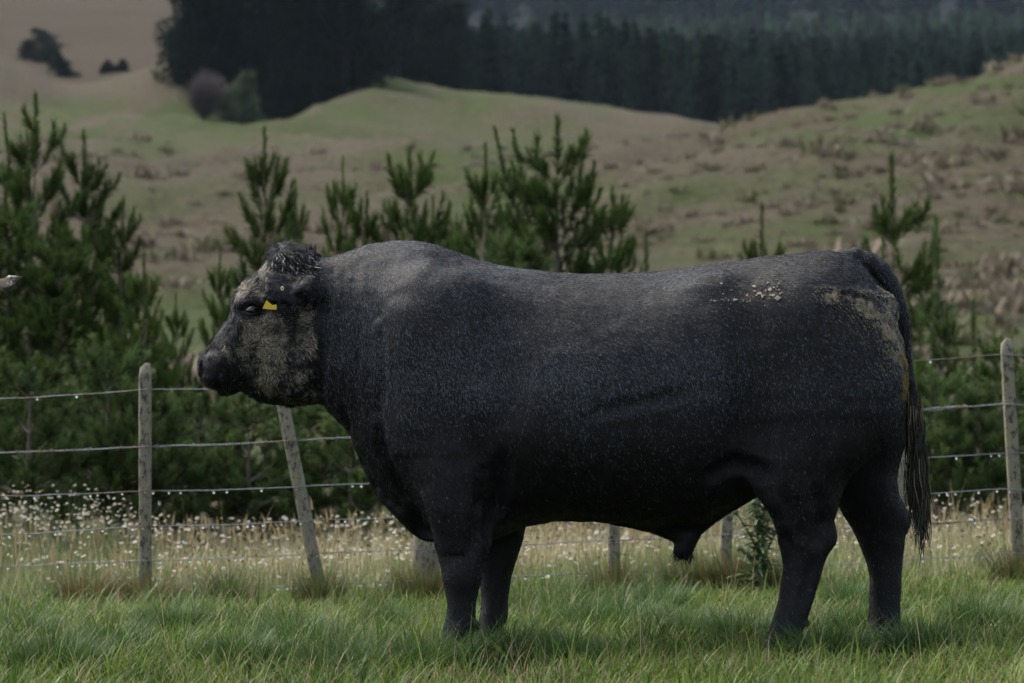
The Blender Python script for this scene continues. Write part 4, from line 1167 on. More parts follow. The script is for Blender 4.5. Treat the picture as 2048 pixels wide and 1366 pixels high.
def build_body():
    fld = Field((-1.17, -0.50, -0.10), (1.50, 0.50, 1.56), H)
    sl, x, y, z = fld.sub((-9,) * 3, (9,) * 3)
    # trunk and neck
    T = np.array(TRUNK, float)
    tx = P(T[:, 0], T[:, 1], 0)[:, 0]; tz = P(T[:, 0], T[:, 1], 0)[:, 2]; bz = P(T[:, 0], T[:, 2], 0)[:, 2]
    xs = np.arange(-1.17, 1.52, 0.004)
    def prof(v, sg=3.2): return np.interp(x[:, 0, 0], xs, gsmooth(np.interp(xs, tx, v), sg)).astype(np.float32)[:, None, None]
    top, bot, Wd, tap, ex = prof(tz), prof(bz), prof(T[:, 3], 8), prof(T[:, 4], 8), prof(T[:, 5], 8)
    xe = tx[-1]
    zc = (top + bot) / 2; hz = np.maximum((top - bot) / 2, 0.012)
    t = (z - zc) / hz
    w = Wd * (1 + tap * np.clip(t, -1.15, 1.15) * 0.9)
    w = w * (1 - 0.10 * np.clip(t, 0, 1.2) ** 2)                       # a slightly ridged back
    r = (np.abs(t) ** ex + np.abs(y / w) ** ex) ** (1 / ex)
    d = (r - 1) * np.minimum(hz, w)
    d = np.where(x > xe, np.maximum(d, x - xe), d)
    d = np.where(x < tx[0], np.maximum(d, tx[0] - x), d)
    fld.F = np.minimum(d, 0.2).astype(np.float32)

    # legs
    def leg(tab, k):
        A = np.array(tab, float)
        p0 = P(A[:, 1], A[:, 0], A[:, 3]); p1 = P(A[:, 2], A[:, 0], A[:, 3])
        zz = p0[::-1, 2]; gz = z[0, 0]
        def f(v): return np.interp(gz, zs, gsmooth(np.interp(zs, zz, v[::-1]), 2.5)).astype(np.float32)[None, None, :]
        zs = np.arange(zz[0], zz[-1], 0.004)
        cx, hx, cy, hy = f((p0[:, 0] + p1[:, 0]) / 2), f((p1[:, 0] - p0[:, 0]) / 2), f(A[:, 3]), f(A[:, 4])
        lo = (p0[:, 0].min() - .12, A[:, 3].min() - .25, zz[0] - .02); hi = (p1[:, 0].max() + .12, A[:, 3].max() + .25, zz[-1] + .1)
        s2, x2, y2, z2 = fld.sub(lo, hi)
        zi = s2[2]
        cx, hx, cy, hy = (a[:, :, zi] for a in (cx, hx, cy, hy))
        q = (np.abs((x2 - cx) / hx) ** 2.2 + np.abs((y2 - cy) / hy) ** 2.2) ** (1 / 2.2)
        dd = (q - 1) * np.minimum(hx, hy)
        dd = np.maximum(dd, z2 - zz[-1]); dd = np.maximum(dd, zz[0] - z2)
        fld.union(s2, dd.astype(np.float32), k)
    leg(FORE_F, 0.05); leg(HIND_F, 0.05); leg(FORE_N, 0.06); leg(HIND_N, 0.045)

    # head: the exact side outline, given its breadth at every place
    hp = P([p[0] for p in HEAD], [p[1] for p in HEAD], 0.0)
    s3, x3, y3, z3 = fld.sub((hp[:, 0].min() - .05, -.3, hp[:, 2].min() - .05), (hp[:, 0].max() + .05, .3, hp[:, 2].max() + .05))
    X2, Z2 = x3[:, :, 0], z3[:, 0, :]
    d2 = poly_sdf(hp[:, 0], hp[:, 2], X2, Z2)
    wp = P([p[0] for p in HEADW], [p[1] for p in HEADW], 0.0)
    ww = np.zeros(d2.shape); sw = np.zeros(d2.shape)
    for (q, (a_, b_, wv)) in zip(wp, HEADW):
        g = 1 / (((X2 - q[0]) ** 2 + (Z2 - q[2]) ** 2) + 0.0016) ** 1.6
        ww += g * wv; sw += g
    Wm = gsmooth(gsmooth(ww / sw, 2.5, 0), 2.5, 1)
    R = 0.085
    e = np.clip(-d2 / R, -0.3, 1)
    tt = Wm * np.where(e > 0, (1 - (1 - np.clip(e, 0, 1)) ** 2.1) ** (1 / 2.1), e)
    tt = gsmooth(gsmooth(tt, 0.7, 0), 0.7, 1)[:, None, :]
    dh = np.abs(y3) - tt
    g1, g2 = np.gradient(tt[:, 0, :], H)
    dh = dh / np.sqrt(1 + np.minimum(g1 ** 2 + g2 ** 2, 9))[:, None, :]
    fld.union(s3, dh.astype(np.float32), 0.02)

    # sheath
    sp = P([p[0] for p in SHEATH], [p[1] for p in SHEATH], 0.0)
    s4, x4, y4, z4 = fld.sub((sp[:, 0].min() - .05, -.1, sp[:, 2].min() - .05), (sp[:, 0].max() + .05, .1, sp[:, 2].max() + .05))
    d2 = poly_sdf(sp[:, 0], sp[:, 2], x4[:, :, 0], z4[:, 0, :])
    e = np.clip(-d2 / 0.05, -0.3, 1)
    tt = 0.042 * np.where(e > 0, (1 - (1 - np.clip(e, 0, 1)) ** 2) ** .5, e)
    fld.union(s4, ((np.abs(y4) - tt[:, None, :]) * 0.7).astype(np.float32), 0.035)

    for s in (-1, 1):
        Y = lambda v: s * abs(v)
        E, C = fld.ellipsoid, fld.capsule
        # shoulder blade, upper arm, point of the shoulder
        E(P(905, 700, Y(.27)), (.19, .085, .26), .07, rot=.12)
        E(P(868, 860, Y(.215)), (.15, .085, .15), .08)
        # haunch muscles, hip bone, pin bone
        E(P(1640, 760, Y(.24)), (.27, .135, .30), .08)
        E(P(1420, 592, Y(.22)), (.07, .05, .05), .08)
        E(P(1760, 620, Y(.13)), (.06, .05, .06), .06)
        # ribcage fullness
        E(P(1200, 820, Y(.25)), (.42, .19, .26), .10)
        # cheeks, brow, jaw angle
        E(P(555, 690, Y(.085)), (.11, .062, .14), .04)
        E(P(585, 745, Y(.07)), (.07, .058, .09), .04)
        C(P(484, 604, Y(.098)), P(530, 602, Y(.118)), .018, .022, .03)
        C(P(486, 650, Y(.085)), P(450, 720, Y(.068)), .020, .026, .03)     # cheek bone running to the muzzle
        E(P(432, 742, Y(.055)), (.055, .034, .055), .03)                   # fleshy muzzle
        # eye sockets, nostrils, mouth
        E(P(504, 620, Y(.135)), (.032, .026, .020), .012, carve=True)
        E(P(403, 741, Y(.048)), (.013, .022, .024), .010, carve=True)
        fld.chain([P(424, 775, Y(.075)), P(442, 776, Y(.085)), P(460, 770, Y(.088)), P(482, 764, Y(.085))], [.007, .010, .010, .005], .012, carve=True)
        fld.chain([P(488, 640, Y(.132)), P(484, 672, Y(.120)), P(476, 700, Y(.112))], [.012, .014, .006], .02, carve=True)
        G = fld.groove
        # stifle, gaskin, hock point and tendon hollow, knee, forearm, dewclaws
        if s < 0:
            E(P(1555, 950, Y(.30)), (.085, .05, .10), .07)
            fld.chain([P(1560, 1000, Y(.305)), P(1580, 1045, Y(.285)), P(1600, 1070, Y(.275))], [.03, .024, .016], .05)
            E(P(1658, 1072, -.225), (.026, .034, .040), .02)
            E(P(924, 1148, -.262), (.036, .030, .046), .03)
            E(P(905, 990, -.295), (.062, .035, .11), .06)
            E(P(952, 1252, -.215), (.014, .016, .014), .012); E(P(1613, 1246, -.22), (.014, .016, .014), .012)
        else:
            E(P(1806, 1042, .225), (.024, .032, .036), .02)
        # creases: jaw and neck, brisket folds, elbow, flank, ribs, haunch, shoulder blade
        G([(634, 585), (641, 690), (633, 785)], [.004, .009, .008], s, .028)
        G([(684, 828), (712, 905), (750, 978), (788, 1014), (830, 1058), (862, 1084)], [.004, .012, .016, .016, .012, .004], s, .022, .012)
        G([(742, 800), (762, 915), (790, 970), (836, 1050), (862, 1082)], [.002, .014, .020, .020, .008], s, .030, .018)
        G([(1003, 925), (996, 1000), (986, 1064)], [.006, .026, .020], s, .034, .026)
        G([(1428, 962), (1470, 936), (1522, 945)], [.003, .014, .018], s, .036, .03)
        G([(1150, 842), (1250, 818), (1370, 796)], [.0, .0018, .0], s, .024); G([(1190, 824), (1300, 801), (1400, 777)], [.0, .0014, .0], s, .024)
        G([(1492, 620), (1508, 760), (1500, 900)], [.0, .003, .001], s, .07, .06)
        G([(985, 590), (1015, 720), (1012, 830)], [.0, .002, .0015], s, .07, .06)
        G([(700, 560), (716, 650), (712, 760)], [.0, .0018, .0], s, .014, .012); G([(668, 560), (676, 650), (668, 770)], [.001, .0024, .001], s, .014, .012); G([(744, 590), (762, 700), (760, 800)], [.0, .0012, .0], s, .02, .014)
        G([(968, 950), (966, 1030), (952, 1105)], [.003, .009, .004], s, .03)
        if s < 0:
            G([(1640, 990), (1648, 1045), (1636, 1092)], [.003, .012, .006], s, .03)
            G([(1634, 1110), (1622, 1160), (1606, 1215)], [.002, .006, .003], s, .02)
            G([(1572, 985), (1590, 1030), (1600, 1080)], [.0, .006, .002], s, .04)
        # ear: a cupped drooping leaf standing out to the side
        ear = [(529, 547), (545, 543), (565, 545), (600, 549), (626, 552), (640, 570), (640, 595), (622, 612), (600, 619), (575, 610), (548, 604), (541, 602), (533, 588), (528, 565)]
        if s < 0:
            yc = lambda X_, Z_: -0.145 - 0.12 * sstep(-0.72, -0.92, X_) - 0.02
        else:
            yc = lambda X_, Z_: 0.145 + 0.12 * sstep(-0.72, -0.92, X_) + 0.02
        pe = P([p[0] for p in ear], [p[1] for p in ear], Y(.24))
        s5, x5, y5, z5 = fld.sub((pe[:, 0].min() - .03, -.38 if s < 0 else .08, pe[:, 2].min() - .03), (pe[:, 0].max() + .03, -.06 if s < 0 else .38, pe[:, 2].max() + .03))
        d2 = poly_sdf(pe[:, 0], pe[:, 2], x5[:, :, 0], z5[:, 0, :])
        e = np.clip(-d2 / 0.03, -0.5, 1)
        tt = (0.013 + 0.022 * sstep(-0.80, -0.70, x5[:, :, 0])) * np.where(e > 0, (1 - (1 - np.clip(e, 0, 1)) ** 2) ** .5, e)
        cz = P(560, 580, Y(.24))[2]
        yy = yc(x5, z5) + s * (0.045 * np.clip((cz - z5) / .06, -1, 1.3) - 0.02 * ((z5 - cz) / .06) ** 2) * (1 - sstep(-0.80, -0.70, x5))
        fld.union(s5, ((np.abs(y5 - yy) - tt[:, None, :]) * 0.75).astype(np.float32), 0.014)
        fld.capsule(P(632, 580, Y(.12)), P(606, 580, Y(.20)), .034, .026, .03)
    # poll: a knob of hair and bone, with the hollow in front of the neck crest
    fld.ellipsoid(P(578, 519, 0), (.075, .085, .050), .03)
    fld.ellipsoid(P(820, 530, 0), (.20, .12, .07), .05)
    # tail: a thick dock falling over the rump
    tl = [(1650, 524, 0), (1688, 515, -.01), (1712, 513, -.02), (1736, 524, -.03), (1762, 543, -.04), (1779, 565, -.045), (1790, 587, -.045), (1799, 614, -.045), (1808, 650, -.045), (1811, 690, -.042), (1812, 725, -.04), (1818, 765, -.035), (1826, 805, -.03), (1831, 855, -.028)]
    tr = [.026, .030, .030, .031, .031, .030, .028, .026, .025, .024, .023, .022, .020, .014]
    fld.chain([P(a, b, c) for a, b, c in tl], tr, .006)
    fld.chain([P(a, b, -.10) for a, b in ((1712, 545), (1745, 572), (1770, 612), (1785, 670), (1790, 740))], [.006, .010, .014, .014, .010], .03, carve=True)
    # wrinkles of the neck skin and gentle unevenness everywhere
    F = fld.F
    near = np.abs(F) < 0.03
    I = np.argwhere(near)
    p = fld.lo + I * H
    px = 1024 + FPX * p[:, 0] / (p[:, 1] - CAM[1])
    pz = p[:, 2]
    wob = 0.0045 * n3(p, 9, 41) + 0.0022 * n3(p, 24, 47)
    nm = sstep(640, 670, px) * (1 - sstep(730, 800, px)) * sstep(.72, .90, pz) * (1 - sstep(1.36, 1.44, pz))
    wob += nm * 0.0024 * np.sin(px * 0.27 + 2.2 * vnoise(pz * 3.2, px * .02, 61) + pz * 3) * (0.5 + 0.5 * vnoise(px * .03, pz * 4, 63))
    fm = (1 - sstep(640, 660, px)) * sstep(450, 500, px)
    wob += fm * 0.003 * n3(p, 55, 71)
    F[near] += wob.astype(np.float32)
    v, q = surface_nets(F, fld.lo, H)
    v = relax(v, q, 3, 0.5)
    # keep the largest piece only
    lab = np.arange(len(v))
    e = np.concatenate([q[:, [0, 1]], q[:, [1, 2]], q[:, [2, 3]], q[:, [3, 0]]])
    for _ in range(400):
        m = np.minimum(lab[e[:, 0]], lab[e[:, 1]])
        new = lab.copy(); np.minimum.at(new, e[:, 0], m); np.minimum.at(new, e[:, 1], m)
        new = new[new]
        if (new == lab).all(): break
        lab = new
    main = np.bincount(lab).argmax(); keep = lab == main
    remap = np.cumsum(keep) - 1
    q = remap[q[keep[q].all(1)]]; v = v[keep]
    return v, q


def vert_normals(v, q):
    fn = np.cross(v[q[:, 2]] - v[q[:, 0]], v[q[:, 3]] - v[q[:, 1]])
    n = np.zeros_like(v)
    for i in range(4): np.add.at(n, q[:, i], fn)
    return norm(n)


def pix(p):
    """Photo pixel of world points (only used to say where on the hide the stains lie)."""
    D = p[:, 1] - CAM[1]
    return 1024 + FPX * p[:, 0] / D, 843 - FPX * (p[:, 2] - CAM[2]) / D


def stains(p):
    """Dried mud on the face and dung on the rump of the hide: two masks for points on the body."""
    x = p[:, 0]; z = p[:, 2]
    q0 = np.stack([x, np.full(len(x), -.1), z], 1)
    px, py = pix(q0)

    def blob(cx, cy, rx, ry, rot=0.0):
        ca, sa = math.cos(rot), math.sin(rot)
        dx, dy = px - cx, py - cy
        u, w_ = dx * ca + dy * sa, -dx * sa + dy * ca
        return np.clip(1.35 - np.sqrt((u / rx) ** 2 + (w_ / ry) ** 2), 0, 1)
    mud = np.maximum.reduce([blob(552, 712, 72, 78), blob(515, 665, 40, 55), blob(600, 765, 45, 50), blob(502, 588, 33, 30, -.6) * .95, blob(527, 548, 14, 22) * 1.2, blob(465, 700, 24, 22) * .8, blob(610, 690, 30, 80) * .8])
    mud *= (1 - sstep(625, 645, px)) * (1 - 0.35 * np.exp(-((px - 592) / 7) ** 2)) * (1 - np.clip(blob(505, 621, 26, 18) * 1.6, 0, 1))
    dung = np.maximum.reduce([blob(1662, 600, 48, 20, .12), blob(1728, 626, 52, 36, .5), blob(1768, 640, 28, 95, .12) * 1.1, blob(1775, 690, 24, 60, -.1)])
    fl = np.maximum(blob(1528, 583, 34, 22), blob(1465, 602, 26, 14) * .8) * .9
    wet = np.maximum(blob(1794, 690, 9, 90, -.03), blob(1796, 770, 10, 50, .1)) * 1.2
    near_side = p[:, 1] < 0.14
    return np.clip(mud, 0, 1), np.clip(dung * (1.0 + .50 * n3(p, 26, 301) + .25 * n3(p, 60, 305)), 0, 1) * (p[:, 1] < -.085), np.clip(fl, 0, 1) * near_side, np.clip(wet, 0, 1) * near_side, px, py


def build_bull():
    v, q = build_body()
    nrm = vert_normals(v, q)
    mud, dung, fl, wet, px, py = stains(v)
    # small clods of dried dung and matted wet curls raise the hide itself
    lump = n3(v, 70, 81)
    v = v + nrm * (np.clip(dung, 0, .6) * 0.007 * (0.4 + lump) + mud * 0.0025 * lump + np.clip(fl, 0, .5) * .002)[:, None]
    # hide material
    m, n, b, out = new_mat("black_hide")
    sep = nd(n, "ShaderNodeSeparateColor"); n.links.new(attr(n, 'tint'), sep.inputs[0])
    f1 = noise_node(n, 240, 3, rough=.7); f2 = noise_node(n, 60, 4, rough=.65); f3 = noise_node(n, 7, 4)
    st = noise_node(n, 150, 3, stretch=(1.6, 1.6, .25))
    base = mix(n, f3, (0.0045, 0.0046, 0.0053), (0.0105, 0.0102, 0.0106))

    def masked(m_, nz, lo, w_):
        a = nd(n, "ShaderNodeMath", operation='ADD'); n.links.new(m_, a.inputs[0]); n.links.new(nz, a.inputs[1])
        return ramp(n, a.outputs[0], [(lo, 0.0), (min(lo + w_, 1.0), 1.0)])
    mf = nd(n, "ShaderNodeMath", operation='MULTIPLY'); n.links.new(masked(sep.outputs[0], f1, .82, .14), mf.inputs[0]); n.links.new(ramp(n, f2, [(.4, .15), (.6, .9)]), mf.inputs[1])
    col = mix(n, mf.outputs[0], base, (0.17, 0.145, 0.105))
    dm_ = nd(n, 'ShaderNodeMath', operation='MULTIPLY'); n.links.new(sep.outputs[1], dm_.inputs[0]); n.links.new(f2, dm_.inputs[1])
    df = ramp(n, dm_.outputs[0], [(.36, 0.0), (.52, .85)])
    col = mix(n, df, col, mix(n, f1, (0.12, 0.095, 0.05), (0.30, 0.25, 0.16)))
    wm_ = nd(n, 'ShaderNodeMath', operation='MULTIPLY'); n.links.new(sep.outputs[2], wm_.inputs[0]); n.links.new(f2, wm_.inputs[1])
    wf = ramp(n, wm_.outputs[0], [(.46, 0.0), (.58, .8)])
    col = mix(n, wf, col, (0.16, 0.115, 0.02))
    n.links.new(col, b.inputs['Base Color'])
    b.inputs['Roughness'].default_value = 0.58; b.inputs['Specular IOR Level'].default_value = 0.26
    b.inputs['Sheen Weight'].default_value = 0.03; b.inputs['Sheen Roughness'].default_value = 0.4
    b.inputs['Sheen Tint'].default_value = (0.6, 0.65, 0.75, 1)
    h = mix(n, 0.5, st, f1)
    n1 = bump(n, h, 0.75, 0.004, None)
    bump(n, noise_node(n, 22, 5, rough=.6), 0.15, 0.008, b, n1)
    mb = MB()
    c = np.stack([mud, np.clip(dung + (fl > .3) * 0, 0, 1), wet], 1)
    mb.add(v, q=q, c=c)
    body = mb.build("bull", m)
    tag(body, "big black wet bull with muddy cheek and dung-stained rump standing on grass", "bull")

    # ---- coat: short wet hair lying back and down
    rng = np.random.default_rng(5)
    tri = np.concatenate([q[:, [0, 1, 2]], q[:, [0, 2, 3]]])
    ar = np.linalg.norm(np.cross(v[tri[:, 1]] - v[tri[:, 0]], v[tri[:, 2]] - v[tri[:, 0]]), axis=1) / 2
    fnn = nrm[tri].mean(1)
    wgt = ar * np.where(fnn[:, 1] < 0.35, 1.0, 0.25)
    cen = v[tri].mean(1)
    wgt = wgt * np.where(cen[:, 2] < 0.12, .3, 1)
    headm = cen[:, 0] < P(640, 700, 0)[0]
    wgt = wgt * np.where(headm, 1.7, 1)
    N = 300000
    ti = np.searchsorted(np.cumsum(wgt) / wgt.sum(), rng.random(N)); ti = np.clip(ti, 0, len(tri) - 1)
    a, bb = rng.random(N), rng.random(N); fl_ = a + bb > 1; a[fl_] = 1 - a[fl_]; bb[fl_] = 1 - bb[fl_]
    pts = v[tri[ti, 0]] * (1 - a - bb)[:, None] + v[tri[ti, 1]] * a[:, None] + v[tri[ti, 2]] * bb[:, None]
    nn = norm(nrm[tri[ti, 0]] * (1 - a - bb)[:, None] + nrm[tri[ti, 1]] * a[:, None] + nrm[tri[ti, 2]] * bb[:, None])
    mud, dung, flk, wet, px, py = stains(pts)
    flow = np.tile(np.array([0.30, 0.0, -1.0]), (N, 1))
    flow[:, 0] += 0.9 * np.clip(nn[:, 2], 0, 1)
    flow += 0.22 * np.stack([n3(pts, 6, 91), n3(pts, 6, 95), n3(pts, 6, 99)], 1) + 0.16 * rng.normal(size=(N, 3))
    hm = (px < 640) & (py < 830)
    cur = np.stack([n3(pts, 26, 101), n3(pts, 26, 105), n3(pts, 26, 109)], 1)
    flow[hm] = flow[hm] * .6 + 1.5 * cur[hm]
    flow -= nn * (flow * nn).sum(1, keepdims=True)
    flow = norm(flow)
    L = rng.uniform(.008, .017, N) * np.where(hm, 1.25, 1) * np.where(pts[:, 2] < .5, .8, 1)
    poll = (px > 530) & (px < 640) & (py < 545) & (pts[:, 1] > -.16)
    L = np.where(poll, L * 1.5, L)
    earm = (px > 520) & (px < 600) & (pts[:, 1] < -.17) & (py < 625)
    L = np.where(earm, L * .5, L)
    L = np.where(((px - 505) / 17) ** 2 + ((py - 621) / 12) ** 2 < 1, L * .12, L)
    lift = rng.uniform(.04, .26, N) + np.where(poll, .05, 0)
    # bare clods carry little hair
    L = np.where(dung > .75, L * .5, L)
    p0 = pts - nn * .001
    p1 = pts + flow * (L * .5)[:, None] + nn * (L * .5 * lift)[:, None]
    bend = np.stack([n3(pts, 35, 111), n3(pts, 35, 113), n3(pts, 35, 117)], 1) * np.where(hm, .55, .05)[:, None]
    p2 = pts + flow * (L * .95)[:, None] + nn * (L * .8 * lift)[:, None] + bend * L[:, None]
    cv = bpy.data.hair_curves.new("coat")
    cv.add_curves([3] * N)
    cv.points.foreach_set('position', np.stack([p0, p1, p2], 1).astype(np.float32).ravel())
    base = (.002 + .011 * rng.random(N) ** 2.2)[:, None] * np.array([.88, 1.0, 1.16])
    brown = np.clip(n3(pts, 3.2, 121) * .5 + .3, 0, 1)[:, None]
    base = base * (1 + brown * np.array([.10, .02, -.08]))
    base = base * np.clip(.75 + .6 * n3(pts * np.array([1, 1, .35]), 55, 137), .3, 1.6)[:, None]
    # upper hairs tinted pale: sky sheen put into the colour, plus glints of rain
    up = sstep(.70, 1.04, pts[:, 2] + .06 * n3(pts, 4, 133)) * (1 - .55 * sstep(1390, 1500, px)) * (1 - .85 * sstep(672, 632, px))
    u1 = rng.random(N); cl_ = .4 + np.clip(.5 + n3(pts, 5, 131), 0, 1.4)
    sheen_hair = u1 < .72 * (.05 + up) * cl_
    base = np.where(sheen_hair[:, None], (.045 + .15 * rng.random(N))[:, None] * np.array([.88, .97, 1.10]), base)
    drop_glint = u1 < .028 * (.05 + 1.1 * up) * cl_
    base = np.where(drop_glint[:, None], (.08 + .30 * rng.random(N) ** 2)[:, None] * np.array([.88, .97, 1.10]), base)
    nm = .42 + .65 * n3(pts, 17, 141) + .40 * n3(pts, 46, 147) + rng.normal(size=N) * .16
    mm = (mud * nm > .24) & ~earm
    base = np.where(mm[:, None], (.05 + .40 * rng.random(N) ** 1.6)[:, None] * np.array([1.0, .86, .62]), base)
    dm = (dung * (.5 + .5 * n3(pts, 48, 145)) + rng.normal(size=N) * .24 * (dung > .03)) > .42
    soft = np.clip(1.25 - np.sqrt(((px - 1738) / 95) ** 2 + ((py - 655) / 105) ** 2), 0, 1) + .9 * np.clip(1.3 - np.sqrt(((px - 1520) / 75) ** 2 + ((py - 590) / 32) ** 2), 0, 1)
    dm |= (rng.random(N) < .30 * soft * np.clip(.6 + .9 * n3(pts, 30, 311), 0, 2)) & (pts[:, 1] < -.085)
    base = np.where(dm[:, None], (.06 + .38 * rng.random(N) ** 1.5)[:, None] * np.array([1.0, .82, .46]), base)
    wm = wet * (.55 + .5 * n3(pts, 40, 151)) > .40
    base = np.where(wm[:, None], rng.uniform(.10, .30, N)[:, None] * np.array([1.0, .70, .10]), base)
    belly = (rng.random(N) < .006) & (pts[:, 2] < .62)
    base = np.where(belly[:, None], rng.uniform(.08, .2, N)[:, None] * np.array([1, .9, .7]), base)
    ra = cv.attributes.get('radius') or cv.attributes.new('radius', 'FLOAT', 'POINT')
    rr = rng.uniform(.00028, .00050, N) * np.where((mud > .2) | (dung > .2), 1.9, 1) * np.where(sheen_hair, 1.2, 1)
    ra.data.foreach_set('value', np.stack([rr, rr * .9, rr * .25], 1).astype(np.float32).ravel())
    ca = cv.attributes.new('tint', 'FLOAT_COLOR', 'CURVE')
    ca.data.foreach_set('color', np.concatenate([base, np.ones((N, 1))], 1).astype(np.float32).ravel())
    hm_, n, b, out = new_mat("wet_hair")
    n.links.new(attr(n, 'tint'), b.inputs['Base Color'])
    b.inputs['Roughness'].default_value = 0.38; b.inputs['Specular IOR Level'].default_value = 0.22
    cv.materials.append(hm_)
    co = bpy.data.objects.new("coat", cv); COL.objects.link(co); co.parent = body
    tag(co, "short wet black hair flecked with mud and dung, its sky sheen and rain glints tinted in")

    # ---- separate parts
    blk = simple_mat("eye_black", (.004, .004, .005), .05, .6)
    lid = simple_mat("eyelid_skin", (.006, .006, .0065), .45, .4)
    hoofm = simple_mat("hoof_horn", (.006, .0055, .005), .6, .25)
    for s in (-1, 1):
        e = MB(); c0 = P(505, 621, s * .127)
        th, ph = np.meshgrid(np.linspace(0, pi, 13), np.arange(20) / 20 * 2 * pi, indexing='ij')
        sv = np.stack([np.sin(th) * np.cos(ph) * .0225, np.cos(th) * .0190, np.sin(th) * np.sin(ph) * .0150], -1) + c0
        i, j = np.meshgrid(np.arange(12), np.arange(20), indexing='ij')
        e.add(sv.reshape(-1, 3), q=np.stack([i * 20 + j, i * 20 + (j + 1) % 20, (i + 1) * 20 + (j + 1) % 20, (i + 1) * 20 + j], -1).reshape(-1, 4))
        e.build("eye", blk, body)
        lidm = MB()
        ang = np.linspace(0, 2 * pi, 29)
        an2 = np.linspace(pi * .96, 2 * pi * 1.02, 19)
        rim = np.stack([np.cos(an2) * .0245, s * (.0045 - .010 * np.cos(an2) ** 2), np.sin(an2) * .0135 + .002 * np.cos(an2)], -1) + P(505, 621, s * .134)
        lidm.add(*tube_arrays(rim, .0034 * (1 - .5 * np.cos(an2) ** 2), 7))
        an2 = np.linspace(.02 * pi, .98 * pi, 19)
        rim = np.stack([np.cos(an2) * .0255, s * (.0050 - .010 * np.cos(an2) ** 2), np.sin(an2) * .0105 + .004 * np.cos(an2)], -1) + P(505, 621, s * .134)
        lidm.add(*tube_arrays(rim, .0042 * (1 - .5 * np.cos(an2) ** 2), 7))
        lidm.build("eyelid", lid, body)
    for (a, bq, py_, yq, dq) in ((880, 946, 1300, -.22, 0), (948, 1012, 1275, .20, 0), (1528, 1606, 1288, -.225, 0), (1728, 1803, 1264, .225, 0)):
        hb = MB()
        for cl in (-1, 1):
            c1 = (P(a, py_, yq) + P(bq, py_, yq)) / 2
            gz = float(near_z(c1[0], c1[1])) - .012
            hxw = (P(bq, py_, yq)[0] - P(a, py_, yq)[0]) / 2
            ts = np.linspace(0, 1, 5)
            ang = np.arange(14) / 14 * 2 * pi
            rings = []
            for t in ts:
                zz = gz + t * .06
                rings.append(np.stack([c1[0] - .006 * (1 - t) + np.cos(ang) * hxw * (1.02 - .10 * t), c1[1] + cl * .031 + np.sin(ang) * .031 * (1.05 - .1 * t), np.full(14, zz)], -1))
            rv = np.concatenate(rings)
            i, j = np.meshgrid(np.arange(4), np.arange(14), indexing='ij')
            hb.add(np.concatenate([rv, rv[:14].mean(0)[None], rv[-14:].mean(0)[None]]), q=np.stack([i * 14 + j, i * 14 + (j + 1) % 14, (i + 1) * 14 + (j + 1) % 14, (i + 1) * 14 + j], -1).reshape(-1, 4),
                   t=[(70, (k + 1) % 14, k) for k in range(14)] + [(71, 56 + k, 56 + (k + 1) % 14) for k in range(14)])
        hb.build("hoof", hoofm, body)
    # yellow ear tag hanging from under the near ear, its button through the ear
    tg = MB()
    cor = [(533, 600), (538, 605), (545, 610), (553, 609), (553, 619), (540, 619), (525, 617)]
    yb = -0.285
    f_ = P([c[0] for c in cor], [c[1] for c in cor], yb - .002); k_ = P([c[0] for c in cor], [c[1] for c in cor], yb + .002)
    nn_ = len(cor)
    tg.add(np.concatenate([f_, k_]), q=[(i, (i + 1) % nn_, nn_ + (i + 1) % nn_, nn_ + i) for i in range(nn_)] + [(0, 1, 5, 6), (1, 2, 4, 5), (13, 12, 8, 7), (12, 11, 9, 8)], t=[(2, 3, 4), (11, 10, 9)])
    to = tg.build("ear_tag", simple_mat("tag_yellow", (.62, .42, .02), .45, .4), body, smooth=False)
    tag(to, "bright yellow plastic ear tag below the near ear")
    bt = MB(); c0 = P(564.5, 577, -.312)
    ang = np.linspace(0, 2 * pi, 13)
    bt.add(*tube_arrays(np.stack([np.cos(ang) * .004, np.zeros(13), np.sin(ang) * .006], -1) + c0, .0018, 6, cap=False))
    bt.build("tag_button", simple_mat("tag_button_yellow", (.55, .55, .25), .4, .4), body)

    # ---- locks of hair: poll, tail switch, sheath tuft
    def locks(name, roots, dirs, length, wid, n_seg, wave, seed, tint, label, grav=.0):
        r = np.random.default_rng(seed); K = len(roots)
        mbx = MB()
        t = np.linspace(0, 1, n_seg + 1)
        d = norm(dirs)
        ph = r.uniform(0, 6.28, (K, 2))
        pth = roots[:, None] + d[:, None] * (length[:, None] * t[None])[..., None]
        pth[..., 0] += wave * length[:, None] * t[None] * np.sin(ph[:, :1] + t[None] * r.uniform(3, 9, (K, 1)))
        pth[..., 1] += wave * length[:, None] * t[None] * np.cos(ph[:, 1:] + t[None] * r.uniform(3, 9, (K, 1)))
        pth[..., 2] -= grav * length[:, None] * t[None] ** 2
        side = norm(np.stack([r.normal(size=K), r.normal(size=K) * .3, r.normal(size=K) * .5], -1))
        ww_ = wid * (1 - .85 * t ** 1.5)
        Lv = pth - side[:, None] * ww_[None, :, None]; Rv = pth + side[:, None] * ww_[None, :, None]
        vv = np.stack([Lv, Rv], 2).reshape(-1, 3)
        b_ = (np.arange(K) * (n_seg + 1) * 2)[:, None] + (np.arange(n_seg) * 2)[None]
        qq = np.stack([b_, b_ + 1, b_ + 3, b_ + 2], -1).reshape(-1, 4)
        mbx.add(vv, q=qq, c=np.repeat(tint, (n_seg + 1) * 2, 0))
        o = mbx.build(name, hm_, body); tag(o, label); return o
    r = np.random.default_rng(9)
    sel = np.where((px > 528) & (px < 640) & (py < 548) & (py > 480) & (nn[:, 1] < .5) & (pts[:, 1] > -.165))[0]
    sel = r.choice(sel, 1500)
